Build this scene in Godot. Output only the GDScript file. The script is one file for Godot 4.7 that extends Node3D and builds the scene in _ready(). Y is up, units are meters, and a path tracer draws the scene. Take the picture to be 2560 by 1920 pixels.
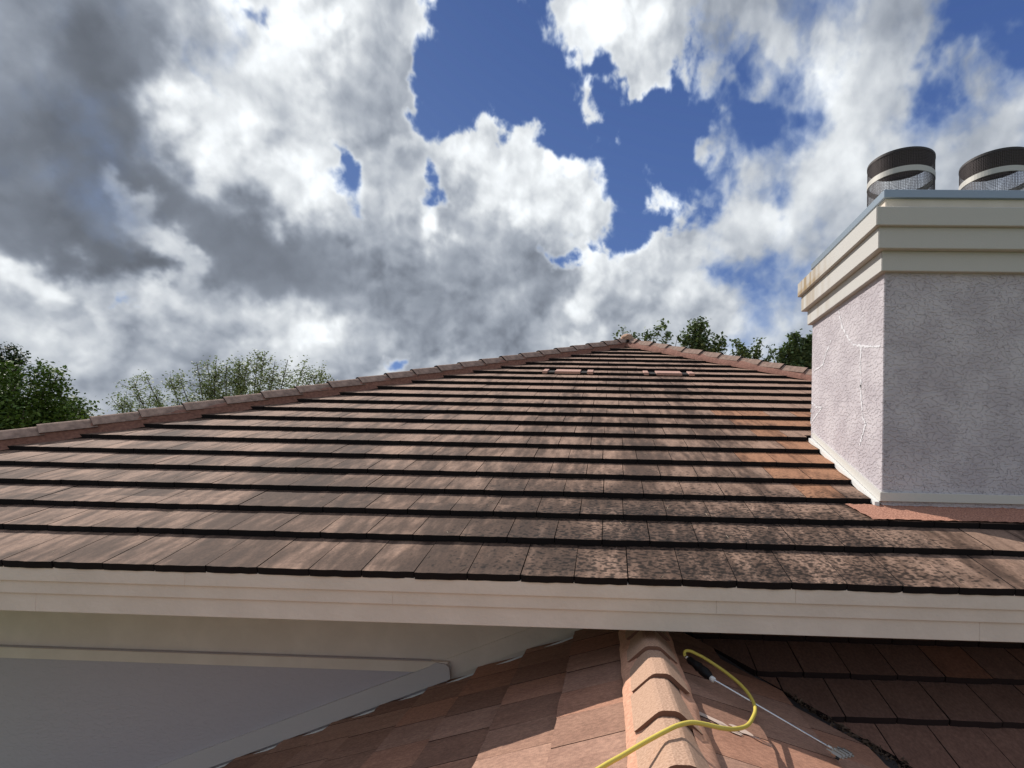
extends Node3D
# A view from a lower tiled ridge up a concrete-tile hip roof with a stucco chimney under a broken cloudy sky.
# The camera's eye is the origin; metres; y up; the photograph looks along -z.

const TS := 0.39937          # rise per run of every roof plane
const SN := 0.37088          # sine and cosine of that slope
const CS := 0.92868
const W := 0.30              # cover width of a tile
const EX := 0.363            # exposed length of a tile
const TT := 0.042            # thickness of a tile
const FIRST := 0.0686        # the eave course shows this much more
const Y0 := -0.588           # front top edge of the eave course
const Z0 := 3.120
const AX := 0.3244           # plan position and slope distance of the apex
const AD := 8.227
const APEX := Vector3(0.3244, 2.4629, -10.7597)
const GROUND := -6.6

var rng := RandomNumberGenerator.new()
var M := {}                  # materials by name
var house: Node3D

# ---------------------------------------------------------------- sky, as a chart of air and cloud by azimuth and height
const AZ0 := -54.0
const STEP := 4.0
const GREY := [
	165, 165, 165, 169, 165, 169, 167, 177, 190, 190, 190, 188, 186, 190, 190, 190, 190, 190, 190, 190, 190, 190, 190, 190, 190,
	165, 165, 165, 169, 165, 169, 167, 177, 190, 190, 190, 188, 186, 190, 190, 190, 190, 190, 190, 190, 190, 190, 190, 190, 190,
	162, 161, 165, 185, 173, 171, 169, 177, 190, 190, 190, 188, 186, 190, 190, 190, 190, 190, 190, 190, 190, 190, 190, 190, 189,
	156, 178, 180, 191, 182, 169, 173, 168, 167, 145, 157, 158, 160, 173, 181, 185, 187, 187, 187, 186, 186, 186, 185, 186, 186,
	125, 118, 120, 148, 153, 128, 128, 150, 165, 137, 140, 143, 152, 174, 180, 185, 188, 187, 188, 188, 188, 189, 190, 190, 190,
	135, 132, 119, 120, 118, 130, 141, 159, 158, 168, 143, 149, 168, 189, 189, 191, 191, 189, 190, 190, 190, 190, 190, 190, 190,
	144, 139, 122, 108, 130, 183, 192, 199, 185, 202, 169, 173, 185, 186, 189, 193, 191, 187, 190, 192, 190, 190, 190, 188, 186,
	150, 150, 134, 112, 148, 206, 201, 192, 188, 203, 213, 215, 207, 191, 190, 190, 190, 190, 189, 197, 182, 180, 183, 179, 175,
	150, 150, 146, 141, 167, 218, 219, 180, 164, 206, 213, 215, 211, 204, 196, 191, 188, 186, 186, 191, 194, 186, 177, 179, 180,
	150, 150, 146, 142, 171, 214, 225, 201, 174, 215, 215, 215, 211, 204, 202, 187, 176, 175, 185, 185, 172, 179, 180, 180, 180,
	150, 150, 145, 143, 174, 215, 225, 200, 179, 215, 215, 215, 211, 207, 214, 187, 170, 170, 185, 185, 171, 179, 180, 180, 180,
	150, 150, 145, 143, 178, 216, 225, 197, 182, 215, 215, 215, 210, 207, 215, 186, 170, 171, 185, 185, 171, 179, 180, 180, 180,
]
const COVER := [
	100, 100, 100, 100, 100, 100, 100, 98, 80, 97, 100, 100, 100, 100, 100, 100, 100, 100, 100, 100, 100, 100, 100, 100, 100,
	100, 100, 100, 100, 100, 100, 100, 97, 80, 97, 100, 100, 100, 100, 100, 100, 100, 100, 100, 100, 100, 100, 100, 100, 100,
	100, 100, 100, 96, 100, 100, 100, 97, 81, 98, 100, 100, 100, 100, 100, 100, 100, 100, 100, 100, 100, 100, 100, 98, 96,
	100, 100, 100, 96, 99, 100, 100, 100, 97, 100, 100, 100, 99, 97, 97, 97, 94, 88, 93, 90, 85, 83, 81, 80, 80,
	100, 100, 100, 100, 97, 100, 100, 99, 97, 100, 100, 100, 95, 85, 87, 88, 84, 75, 69, 70, 78, 80, 80, 83, 88,
	100, 100, 100, 100, 100, 100, 99, 96, 95, 98, 100, 99, 89, 69, 72, 69, 69, 76, 68, 79, 91, 96, 100, 100, 100,
	100, 100, 100, 100, 100, 95, 83, 85, 93, 87, 93, 94, 84, 65, 61, 39, 52, 87, 71, 95, 94, 92, 98, 91, 82,
	100, 100, 100, 100, 98, 96, 91, 92, 89, 59, 62, 72, 73, 61, 25, 25, 44, 55, 27, 84, 81, 49, 67, 55, 40,
	100, 100, 100, 100, 99, 96, 100, 98, 80, 20, 4, 0, 2, 2, 3, 12, 26, 39, 43, 57, 86, 40, 30, 19, 15,
	100, 100, 100, 100, 100, 100, 100, 100, 78, 12, 1, 9, 28, 55, 72, 46, 43, 56, 67, 62, 92, 68, 16, 15, 15,
	100, 100, 100, 100, 100, 100, 100, 100, 77, 18, 2, 27, 64, 96, 100, 97, 86, 75, 74, 70, 93, 68, 15, 15, 15,
	100, 100, 100, 100, 100, 100, 100, 100, 74, 17, 1, 28, 66, 96, 100, 96, 85, 75, 74, 70, 93, 67, 15, 15, 15,
]
# grey of single cloud masses: azimuth, height, half width, half height, turn, tone
const TONES := [
	[-43.1, 29.6, 3.5, 3.5, -20, 108],
	[-45.1, 21.5, 5.7, 2.9, -15, 114],
	[-33.5, 19.2, 7.9, 3.8, -25, 110],
	[-44.9, 15.4, 5.1, 2.1, -8, 102],
	[-40.2, 15.3, 1.7, 1.0, -25, 104],
	[-23.2, 34.5, 2.2, 3.2, 15, 166],
	[-23.4, 29.4, 3.8, 2.1, -30, 166],
	[-14.1, 21.7, 3.5, 5.2, 20, 152],
	[-7.9, 16.7, 6.2, 3.8, -15, 158],
	[-31.4, 25.4, 1.7, 1.3, -20, 172],
	[-21.2, 23.1, 2.4, 2.3, -20, 164],
	[-18.3, 14.5, 6.2, 2.6, -10, 154],
	[-46.7, 10.9, 2.4, 1.7, -10, 168],
	[-42.4, 9.5, 4.0, 1.2, -8, 170],
	[-31.8, 34.3, 3.4, 2.5, 30, 248],
	[-36.7, 25.9, 3.0, 4.1, 25, 244],
	[-31.3, 23.2, 2.6, 2.7, -20, 226],
	[-16.3, 29.0, 3.2, 2.3, 0, 242],
	[-4.6, 29.6, 3.4, 2.5, 0, 242],
	[-19.0, 23.3, 1.4, 2.3, 20, 234],
	[-10.0, 25.7, 3.3, 2.0, 0, 220],
	[-40.3, 12.5, 4.9, 1.4, -10, 218],
	[-45.6, 12.6, 3.6, 0.8, -5, 209],
	[-30.9, 11.9, 4.0, 2.1, -10, 209],
	[-39.2, 17.0, 1.0, 3.6, 40, 182],
	[-42.1, 20.7, 1.4, 0.7, -20, 168],
	[-2.0, 16.7, 1.6, 3.4, -10, 229],
	[7.0, 19.3, 4.2, 2.2, 0, 226],
	[0.7, 39.1, 3.9, 2.3, 0, 230],
	[22.2, 31.9, 3.5, 4.2, -40, 212],
	[10.9, 23.1, 5.8, 2.1, 10, 209],
]
# gaps (negative) and heads (positive) of cloud: azimuth, height, half width, half height, turn, amount
const PUFFS := [
	[-27.8, 27.7, 2.1, 0.6, -50, -0.80], [-18.9, 25.6, 1.9, 0.9, -20, -0.80], [-33.8, 35.2, 0.4, 0.6, -20, -0.50], [-40.9, 12.4, 0.9, 0.4, 0, -0.75],
	[-42.7, 12.5, 0.5, 0.4, 0, -0.50], [-42.4, 9.9, 1.7, 0.3, -12, -0.50], [-20.8, 10.2, 2.0, 0.5, 15, -0.70], [-8.4, 22.7, 1.7, 0.7, -45, -0.60],
	[-4.2, 20.9, 1.7, 0.8, 0, -0.50], [-2.1, 19.4, 0.6, 1.4, 0, -0.70], [4.8, 23.8, 3.1, 1.0, 10, -0.60], [15.0, 19.5, 2.8, 1.5, 15, -0.60],
	[-37.4, 29.7, 0.5, 1.3, 35, -0.35], [-27.0, 24.2, 0.7, 0.9, -20, -0.35], [-22.3, 32.3, 0.6, 1.3, 0, 0.35], [-22.7, 36.9, 1.5, 1.5, -30, 0.30],
	[-21.0, 31.3, 0.9, 0.9, -45, 0.30], [2.0, 36.3, 1.7, 1.1, 0, 0.40], [-4.3, 38.3, 2.5, 1.6, 0, 0.30], [-3.8, 31.5, 1.2, 1.2, 20, 0.45],
	[-7.9, 30.8, 1.0, 1.1, 0, 0.35], [14.5, 33.4, 2.7, 0.6, -20, 0.30], [9.5, 30.8, 1.8, 0.8, 0, 0.50], [15.6, 34.9, 2.3, 0.8, 40, 0.30],
	[18.3, 30.3, 2.2, 0.6, 0, -0.30], [16.9, 27.1, 2.2, 1.3, 0, -0.30], [29.6, 31.1, 2.1, 0.9, 30, -0.40], [29.3, 31.1, 1.1, 0.6, 0, -0.30],
	[33.6, 34.0, 1.9, 2.1, -20, -0.40], [7.3, 38.9, 0.8, 0.8, 0, -0.20], [12.5, 36.6, 1.9, 1.1, -20, -0.35], [16.5, 36.9, 1.9, 1.2, 0, 0.20],
	[23.5, 37.1, 0.8, 1.0, -20, -0.25],
	[26.8, 35.9, 2.6, 2.2, -30, 0.45],
	[24.5, 33.4, 2.8, 2.4, -35, 0.45],
	[21.9, 30.3, 3.0, 2.6, -35, 0.45],
	[19.1, 27.5, 2.9, 1.8, -30, 0.4],
	[10.9, 22.7, 8.0, 2.1, 8, 0.35],
	[13.7, 37.0, 2.5, 1.6, 0, 0.2],
	[33.1, 27.3, 3.2, 2.4, 20, 0.35],
	[17.7, 21.8, 4.1, 2.0, 0, 0.3],
	[-8.5, 28.1, 4.3, 2.6, 0, 0.35],
	[-15.7, 27.8, 4.1, 1.9, 0, 0.3],
	[-11.6, 23.5, 5.2, 2.1, 0, 0.3],
	[-5.7, 16.6, 4.7, 3.4, 0, 0.3],
]

func noise(seed_: int, freq: float, oct := 4, kind := FastNoiseLite.TYPE_SIMPLEX_SMOOTH, warp := 0.0) -> FastNoiseLite:
	var n := FastNoiseLite.new()
	n.seed = seed_
	n.noise_type = kind
	n.frequency = freq
	n.fractal_octaves = oct
	n.fractal_type = FastNoiseLite.FRACTAL_FBM if oct > 1 else FastNoiseLite.FRACTAL_NONE
	if warp > 0.0:
		n.domain_warp_enabled = true
		n.domain_warp_amplitude = warp
		n.domain_warp_frequency = freq * 1.3
		n.domain_warp_fractal_octaves = 3
	return n

func air(az: float, el: float) -> Vector3:      # clear sky, sRGB
	var h := clampf(el / 40.0, 0.0, 1.0)
	var low := Vector3(0.44, 0.57, 0.79)
	var high := Vector3(0.235, 0.335, 0.55)
	var c := low.lerp(high, pow(h, 0.55))
	var near_sun := exp(-absf(az + 50.0) / 26.0)
	return c + Vector3(0.17, 0.15, 0.10) * near_sun

func shade_sky(az: float, el: float, cov: float, grey: float, a: float, lit: float, b: float, soft: float) -> Vector3:
	# a: shape of the cloud edge, lit: how far a billow turns to the sun, b: broad light and dark
	var c := cov + (a - 0.5) * (2.5 - 1.65 * clampf(cov, 0.0, 1.0))
	var alpha := smoothstep(0.5 - 0.13 - soft * 0.26, 0.5 + 0.17 + soft * 0.46, c)
	if alpha <= 0.0:
		return air(az, el)
	var th := clampf((c - 0.5) / 0.7, 0.0, 1.0)
	var rim := 1.0 - smoothstep(0.0, 0.40, th)
	var lively := smoothstep(0.46, 0.66, grey)
	var g := grey
	g += (0.92 - g) * rim * (0.25 + 0.45 * lively) * (1.0 - soft * 0.75)
	g += clampf(lit, -0.15, 0.12) * (0.06 + 0.70 * lively) * (1.0 - 0.55 * soft)
	g += (b - 0.48) * lerpf(0.20, 0.26, lively)
	g = clampf(g, 0.36, 0.96)
	var k := smoothstep(0.45, 0.9, g)
	var cloud := Vector3(g * lerpf(0.93, 0.982, k), g * lerpf(0.985, 1.0, k), g * lerpf(1.075, 1.014, k))
	return air(az, el).lerp(cloud, alpha)

func grid_image(values: Array, scale_: float) -> Image:
	var im := Image.create(25, 12, false, Image.FORMAT_RF)
	for j in 12:
		for i in 25:
			im.set_pixel(i, j, Color(values[j * 25 + i] * scale_, 0, 0))
	im.resize(200, 96, Image.INTERPOLATE_CUBIC)
	return im

func cloud_sky() -> Image:
	var cw := 1024
	var chh := 512
	# the whole dome, coarse
	var n1 := noise(11, 0.030, 5, FastNoiseLite.TYPE_SIMPLEX_SMOOTH, 14.0).get_seamless_image(cw, chh / 2).get_data()
	var n1s := noise(11, 0.030, 5, FastNoiseLite.TYPE_SIMPLEX_SMOOTH, 14.0)
	n1s.offset = Vector3(-2, -3, 0)
	var n1b := n1s.get_seamless_image(cw, chh / 2).get_data()
	var n2 := noise(5, 0.009, 3).get_seamless_image(cw, chh / 2).get_data()
	var n3 := noise(8, 0.013, 3).get_seamless_image(cw, chh / 2).get_data()
	var coarse := PackedByteArray()
	coarse.resize(cw * chh * 3)
	for y in chh:
		var el := 90.0 - (y + 0.5) * 180.0 / chh
		for x in cw:
			var c := Vector3(0.33, 0.34, 0.30)
			if el > -2.0:
				var az := (x + 0.5) * 360.0 / cw
				if az > 180.0:
					az -= 360.0
				var i: int = mini(y, chh / 2 - 1) * cw + x
				var cov := clampf(0.15 + n2[i] / 255.0 * 1.35, 0.0, 1.0)
				cov = lerpf(cov, 1.0, clampf(1.0 - el / 22.0, 0.0, 1.0) * 0.7)
				c = shade_sky(az, el, cov, 0.50 + 0.36 * n3[i] / 255.0, n1[i] / 255.0, (n1[i] - n1b[i]) / 255.0 * 1.2, 0.5, 0.3)
			var o := (y * cw + x) * 3
			coarse[o] = int(clampf(c.x, 0, 1) * 255.0)
			coarse[o + 1] = int(clampf(c.y, 0, 1) * 255.0)
			coarse[o + 2] = int(clampf(c.z, 0, 1) * 255.0)
	var sky := Image.create_from_data(cw, chh, false, Image.FORMAT_RGB8, coarse)
	sky.resize(4096, 2048, Image.INTERPOLATE_CUBIC)
	# the quarter with the charted clouds, fine
	var per := 4096.0 / 360.0
	var w := int(96.0 * per)
	var h := int(46.0 * per)
	var cover := grid_image(COVER, 0.01)
	var grey := grid_image(GREY, 1.0 / 255.0)
	for p in PUFFS:
		var t := deg_to_rad(float(p[4]))
		for j in range(96):
			var el := (j + 0.5) / 96.0 * 48.0 - 2.0
			if absf(el - p[1]) > 7.0:
				continue
			for i in range(200):
				var az := AZ0 + (i + 0.5) / 200.0 * 100.0 - 2.0
				var dx: float = (az - p[0]) * cos(deg_to_rad(el))
				var dy: float = el - p[1]
				if absf(dx) > 9.0:
					continue
				var u: float = (dx * cos(t) + dy * sin(t)) / p[2]
				var v: float = (-dx * sin(t) + dy * cos(t)) / p[3]
				var k: float = exp(-(u * u + v * v) * (0.45 if p[5] < 0 else 0.8)) * p[5] * (0.47 if p[5] < 0 else 1.0)
				if absf(k) > 0.01:
					cover.set_pixel(i, j, Color(clampf(cover.get_pixel(i, j).r + k, -0.2, 1.1), 0, 0))
	for p in TONES:
		var t := deg_to_rad(float(p[4]))
		for j in range(96):
			var el := (j + 0.5) / 96.0 * 48.0 - 2.0
			if absf(el - p[1]) > 14.0:
				continue
			for i in range(200):
				var az := AZ0 + (i + 0.5) / 200.0 * 100.0 - 2.0
				var dx: float = (az - p[0]) * cos(deg_to_rad(el))
				var dy: float = el - p[1]
				if absf(dx) > 18.0:
					continue
				var u: float = (dx * cos(t) + dy * sin(t)) / p[2]
				var v: float = (-dx * sin(t) + dy * cos(t)) / p[3]
				var k := exp(-pow(u * u + v * v, 1.6) * 0.75)
				if k > 0.01:
					grey.set_pixel(i, j, Color(lerpf(grey.get_pixel(i, j).r, p[5] / 255.0, k * 0.92), 0, 0))
	# chart cells span AZ0-2 .. +98 in azimuth and -2 .. 46 in height
	cover.resize(int(100.0 * per), int(48.0 * per), Image.INTERPOLATE_CUBIC)
	grey.resize(int(100.0 * per), int(48.0 * per), Image.INTERPOLATE_CUBIC)
	var cov_d := cover.get_data().to_float32_array()
	var grey_d := grey.get_data().to_float32_array()
	var gw := int(100.0 * per)
	var shape := noise(77, 0.0095, 7, FastNoiseLite.TYPE_SIMPLEX_SMOOTH, 22.0)
	shape.fractal_gain = 0.56
	var a_d := shape.get_image(w, h, false, false, true).get_data()
	var bil := noise(78, 0.0125, 4, FastNoiseLite.TYPE_CELLULAR, 18.0)      # turned over: round heads between creases
	bil.cellular_return_type = FastNoiseLite.RETURN_DISTANCE
	bil.cellular_distance_function = FastNoiseLite.DISTANCE_EUCLIDEAN
	bil.fractal_gain = 0.45
	var l_d := bil.get_image(w, h, true, false, true).get_data()
	bil.offset = Vector3(-6, -8, 0)
	var s_d := bil.get_image(w, h, true, false, true).get_data()
	var wx := noise(41, 0.016, 5).get_image(w, h, false, false, true).get_data()
	var wy := noise(42, 0.016, 5).get_image(w, h, false, false, true).get_data()
	var veil := noise(31, 0.0070, 4, FastNoiseLite.TYPE_SIMPLEX_SMOOTH, 40.0).get_image(w, h, false, false, true).get_data()
	var back := sky.get_data()
	for y in h:
		var el := 45.0 - (y + 0.5) / per
		var row := int((90.0 - el) * per)
		for x in w:
			var az := AZ0 + 1.0 + (x + 0.5) / per
			var edge := clampf(minf(minf(az - AZ0 - 1.0, AZ0 + 97.0 - az) / 4.0, (45.0 - el) / 4.0), 0.0, 1.0)
			var q := y * w + x
			var ew := el + (wy[q] / 255.0 - 0.5) * 3.8
			var aw := az + (wx[q] / 255.0 - 0.5) * 4.4
			var gi := clampi(int((ew + 2.0) * per), 0, int(48.0 * per) - 1) * gw + clampi(int((aw - AZ0 + 2.0) * per), 0, gw - 1)
			var soft := smoothstep(4.0, 16.0, az) * 0.8 + smoothstep(-30.0, -44.0, az) * smoothstep(12.0, 20.0, el) * 0.9
			var bl := l_d[q] / 255.0
			var a := a_d[q] / 255.0 * 0.70 + bl * 0.30 - 0.01
			var lit := (bl - s_d[q] / 255.0) * 0.62 + (a - 0.5) * 0.16
			var c := shade_sky(az, el, cov_d[gi], grey_d[gi], a, lit, veil[q] / 255.0, soft)
			var o := (row * 4096 + posmod(int(floor(az * per)), 4096)) * 3
			back[o] = int(lerpf(back[o], clampf(c.x, 0, 1) * 255.0, edge))
			back[o + 1] = int(lerpf(back[o + 1], clampf(c.y, 0, 1) * 255.0, edge))
			back[o + 2] = int(lerpf(back[o + 2], clampf(c.z, 0, 1) * 255.0, edge))
	return Image.create_from_data(4096, 2048, false, Image.FORMAT_RGB8, back)

# ---------------------------------------------------------------- helpers
func begin() -> SurfaceTool:
	var st := SurfaceTool.new()
	st.begin(Mesh.PRIMITIVE_TRIANGLES)
	st.set_smooth_group(-1)
	return st

func tri(st: SurfaceTool, a: Vector3, b: Vector3, c: Vector3, ua := Vector2.ZERO, ub := Vector2.ZERO, uc := Vector2.ZERO):
	st.set_uv(ua); st.add_vertex(a)
	st.set_uv(ub); st.add_vertex(b)
	st.set_uv(uc); st.add_vertex(c)

func quad(st: SurfaceTool, a: Vector3, b: Vector3, c: Vector3, d: Vector3, ua := Vector2.ZERO, ub := Vector2(1, 0), uc := Vector2(1, 1), ud := Vector2(0, 1)):
	tri(st, a, b, c, ua, ub, uc)
	tri(st, a, c, d, ua, uc, ud)

# a box between two corners whose edges are broken by a bevel
func add_box(st: SurfaceTool, lo: Vector3, hi: Vector3, bev := 0.0, xf := Transform3D.IDENTITY):
	var c := (lo + hi) * 0.5
	var e := (hi - lo) * 0.5
	var b := minf(bev, minf(e.x, minf(e.y, e.z)) * 0.9)
	for ax in 3:
		for sg in [-1.0, 1.0]:
			var u := (ax + 1) % 3
			var v := (ax + 2) % 3
			var pts := []
			for k in [[-1, -1], [1, -1], [1, 1], [-1, 1]]:
				var p := Vector3.ZERO
				p[ax] = sg * e[ax]
				p[u] = k[0] * (e[u] - b)
				p[v] = k[1] * (e[v] - b)
				pts.append(xf * (c + p))
			if sg > 0:
				quad(st, pts[3], pts[2], pts[1], pts[0])
			else:
				quad(st, pts[0], pts[1], pts[2], pts[3])
	if b <= 0.0:
		return
	for ax in 3:
		var u := (ax + 1) % 3
		var v := (ax + 2) % 3
		for su in [-1.0, 1.0]:
			for sv in [-1.0, 1.0]:
				var q := []
				for k in [[-1, 0], [1, 0], [1, 1], [-1, 1]]:
					var p := Vector3.ZERO
					p[ax] = k[0] * (e[ax] - b)
					p[u] = su * (e[u] - (b if k[1] == 1 else 0.0))
					p[v] = sv * (e[v] - (0.0 if k[1] == 1 else b))
					q.append(xf * (c + p))
				if su * sv > 0:
					quad(st, q[3], q[2], q[1], q[0])
				else:
					quad(st, q[0], q[1], q[2], q[3])
	for sx in [-1.0, 1.0]:
		for sy in [-1.0, 1.0]:
			for sz in [-1.0, 1.0]:
				var s := Vector3(sx, sy, sz)
				var p0 := c + s * Vector3(e.x, e.y - b, e.z - b)
				var p1 := c + s * Vector3(e.x - b, e.y, e.z - b)
				var p2 := c + s * Vector3(e.x - b, e.y - b, e.z)
				if sx * sy * sz > 0:
					tri(st, xf * p2, xf * p1, xf * p0)
				else:
					tri(st, xf * p0, xf * p1, xf * p2)

# a polygon in a plane pushed back along the plane's normal
func add_slab(st: SurfaceTool, poly: Array, o: Vector3, ux: Vector3, uy: Vector3, depth: Vector3):
	var n := poly.size()
	var flat := PackedVector2Array(poly)
	var idx := Geometry2D.triangulate_polygon(flat)
	for k in range(0, idx.size(), 3):
		var a: Vector3 = o + ux * flat[idx[k]].x + uy * flat[idx[k]].y
		var b: Vector3 = o + ux * flat[idx[k + 1]].x + uy * flat[idx[k + 1]].y
		var c: Vector3 = o + ux * flat[idx[k + 2]].x + uy * flat[idx[k + 2]].y
		tri(st, a, c, b)
		tri(st, a + depth, b + depth, c + depth)
	for k in n:
		var a: Vector3 = o + ux * flat[k].x + uy * flat[k].y
		var b: Vector3 = o + ux * flat[(k + 1) % n].x + uy * flat[(k + 1) % n].y
		quad(st, a, b, b + depth, a + depth)

# a round bar along points with a radius at each
func add_tube(st: SurfaceTool, pts: Array, rad: Array, sides := 8, capped := true):
	var n := pts.size()
	var rings := []
	var up := Vector3.UP
	for k in n:
		var d: Vector3 = (pts[mini(k + 1, n - 1)] - pts[maxi(k - 1, 0)]).normalized()
		if absf(d.dot(up)) > 0.95:
			up = Vector3.RIGHT if absf(d.x) < 0.8 else Vector3.FORWARD
		var sx := d.cross(up).normalized()
		up = sx.cross(d).normalized()
		var ring := []
		for i in sides:
			var t := TAU * i / sides
			ring.append(pts[k] + (sx * cos(t) + up * sin(t)) * rad[k])
		rings.append(ring)
	for k in n - 1:
		for i in sides:
			var j := (i + 1) % sides
			quad(st, rings[k][i], rings[k][j], rings[k + 1][j], rings[k + 1][i])
	if capped:
		for i in sides:
			var j := (i + 1) % sides
			tri(st, pts[0], rings[0][j], rings[0][i])
			tri(st, pts[n - 1], rings[n - 1][i], rings[n - 1][j])

func mat(called: String, c: Color, rough := 0.85, metal := 0.0) -> StandardMaterial3D:
	var m := StandardMaterial3D.new()
	m.albedo_color = c
	m.roughness = rough
	m.metallic = metal
	m.metallic_specular = 0.35
	M[called] = m
	return m

func rgb(r: float, g: float, b: float) -> Color:
	return Color(r / 255.0, g / 255.0, b / 255.0)

func obj(called: String, st: SurfaceTool, m: Material, parent: Node = self, kind := "") -> MeshInstance3D:
	st.generate_normals()
	var mi := MeshInstance3D.new()
	mi.mesh = st.commit()
	mi.mesh.surface_set_material(0, m)
	mi.name = called
	parent.add_child(mi, true)
	if kind:
		mi.set_meta("kind", kind)
	return mi

func thing(called: String, label: String, category: String, at := Vector3.ZERO, group := "") -> Node3D:
	var o := Node3D.new()
	o.name = called
	o.position = at
	add_child(o, true)
	tag(o, label, category, group)
	return o

func tag(o: Node, label: String, category: String, group := ""):
	o.set_meta("label", label)
	o.set_meta("category", category)
	if group:
		o.set_meta("group", group)

func holder(called: String, parent: Node) -> Node3D:
	var o := Node3D.new()
	o.name = called
	parent.add_child(o, true)
	return o

# ---------------------------------------------------------------- surfaces
func tile_texture(seed_: int, clean: Color, dark: Color, stain: Array, lichen: Array) -> ImageTexture:
	var n := 1024
	var grain := noise(seed_, 0.33, 2).get_image(n, n, false, false, true).get_data()
	var mid := noise(seed_ + 9, 0.05, 3).get_image(n, n, false, false, true).get_data()
	var st_im := noise(seed_ + 1, 0.013, 4, FastNoiseLite.TYPE_SIMPLEX_SMOOTH, 24.0).get_image(n, n / 5, false, false, true)
	st_im.resize(n, n, Image.INTERPOLATE_CUBIC)
	var streak := st_im.get_data()
	var blotch := noise(seed_ + 2, 0.009, 3).get_image(n, n, false, false, true).get_data()
	var sp_im := noise(seed_ + 3, 0.052, 3, FastNoiseLite.TYPE_SIMPLEX_SMOOTH, 14.0).get_image(n, n * 2, false, false, true)
	sp_im.resize(n, n, Image.INTERPOLATE_CUBIC)
	var speck := sp_im.get_data()
	var out := PackedByteArray()
	out.resize(n * n * 3)
	for y in n:
		var fy := (y % 256) / 256.0
		for x in n:
			var i := y * n + x
			var cell := (x >> 8) + 4 * (y >> 8)
			var s := smoothstep(0.25, 0.85, streak[i] / 255.0 * 0.45 + blotch[i] / 255.0 * 0.40 + fy * 0.15) * float(stain[cell])
			var l := smoothstep(0.52, 0.58, speck[i] / 255.0 + (fy - 0.75) * 0.24) * float(lichen[cell])
			var lum := 0.66 + 0.36 * grain[i] / 255.0 + 0.22 * (mid[i] / 255.0)
			var k := clampf(s * 0.85, 0.0, 1.0)
			var c := clean.lerp(dark, k)
			c = c.lerp(Color(0.22, 0.195, 0.19), l * 0.8)
			out[i * 3] = int(clampf(c.r * lum, 0, 1) * 255.0)
			out[i * 3 + 1] = int(clampf(c.g * lum, 0, 1) * 255.0)
			out[i * 3 + 2] = int(clampf(c.b * lum, 0, 1) * 255.0)
	var im := Image.create_from_data(n, n, false, Image.FORMAT_RGB8, out)
	im.generate_mipmaps()
	return ImageTexture.create_from_image(im)

# algae and lichen that have spread over the tiles, on 16 by 8 m of the roof seen from above
func roof_grime() -> ImageTexture:
	var nx := 2048
	var nz := 1024
	var a_im := noise(201, 0.016, 5, FastNoiseLite.TYPE_SIMPLEX_SMOOTH, 10.0).get_image(nx, nz / 6, false, false, true)
	a_im.resize(nx, nz, Image.INTERPOLATE_CUBIC)
	var a := a_im.get_data()
	var f_im := noise(204, 0.09, 4, FastNoiseLite.TYPE_SIMPLEX_SMOOTH, 3.0).get_image(nx, nz / 4, false, false, true)
	f_im.resize(nx, nz, Image.INTERPOLATE_CUBIC)
	var f := f_im.get_data()
	var b := noise(202, 0.006, 4).get_image(nx, nz, false, false, true).get_data()
	var g := noise(203, 0.23, 3, FastNoiseLite.TYPE_SIMPLEX_SMOOTH, 3.0).get_image(nx * 3 / 4, nz, false, false, true)
	g.resize(nx, nz, Image.INTERPOLATE_CUBIC)
	var sp := g.get_data()
	var out := PackedByteArray()
	out.resize(nx * nz * 3)
	for y in nz:
		var z := (y + 0.5) / nz * 8.0 - 4.0      # wraps every 8 m: the roof runs from -3.1 to -10.8
		if z > -3.05:
			z -= 8.0
		var low := smoothstep(-8.4, -3.4, z)
		var foot := smoothstep(-5.4, -3.3, z)
		var mid := smoothstep(-9.0, -8.0, z) * smoothstep(-3.5, -6.0, z)
		var lich := smoothstep(-4.75, -3.75, z)
		var course_at := fmod(-(z + Z0) / CS - FIRST + 40.0 * EX, EX) / EX      # 0 at a front edge
		var lip := 0.10 * (1.0 - smoothstep(0.0, 0.55, course_at))
		for x_ in nx:
			var x := (x_ + 0.5) / nx * 16.0 - 8.0
			var i := y * nx + x_
			var d := lerpf(0.10, 0.46, low) + lip
			if x < 2.0:
				d += 0.20 * exp(-(x + 1.8) * (x + 1.8) / 2.6) * foot
				var q := (x - 0.45 + (z + 7.0) * 0.08) / 0.42
				d += 0.24 * exp(-q * q) * mid
			if x > 1.0:
				d -= 0.36 * smoothstep(1.0, 1.9, x) * smoothstep(-3.3, -4.3, z) + 0.18 * smoothstep(2.0, 3.2, x)
			var k := smoothstep(0.0, 1.0, (a[i] / 255.0 - 0.5) * 1.1 + (f[i] / 255.0 - 0.5) * 0.85 + (b[i] / 255.0 - 0.5) * 0.6 + d + 0.08)
			var t := lerpf(1.0, 0.57, k)
			if lich > 0.0 and x > -1.0 and x < 2.4:
				var here := lich * smoothstep(-1.0, 0.0, x) * smoothstep(2.4, 1.6, x)
				var s := smoothstep(0.53, 0.60, sp[i] / 255.0 - (1.0 - here) * 0.2 + (0.5 - course_at) * 0.12)
				t *= lerpf(1.0, 0.50, s)
			out[i * 3] = int(255.0 * t)
			out[i * 3 + 1] = int(255.0 * t * lerpf(1.0, 0.975, k))
			out[i * 3 + 2] = int(255.0 * t * lerpf(1.0, 0.965, k))
	return ImageTexture.create_from_image(Image.create_from_data(nx, nz, false, Image.FORMAT_RGB8, out))

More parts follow.
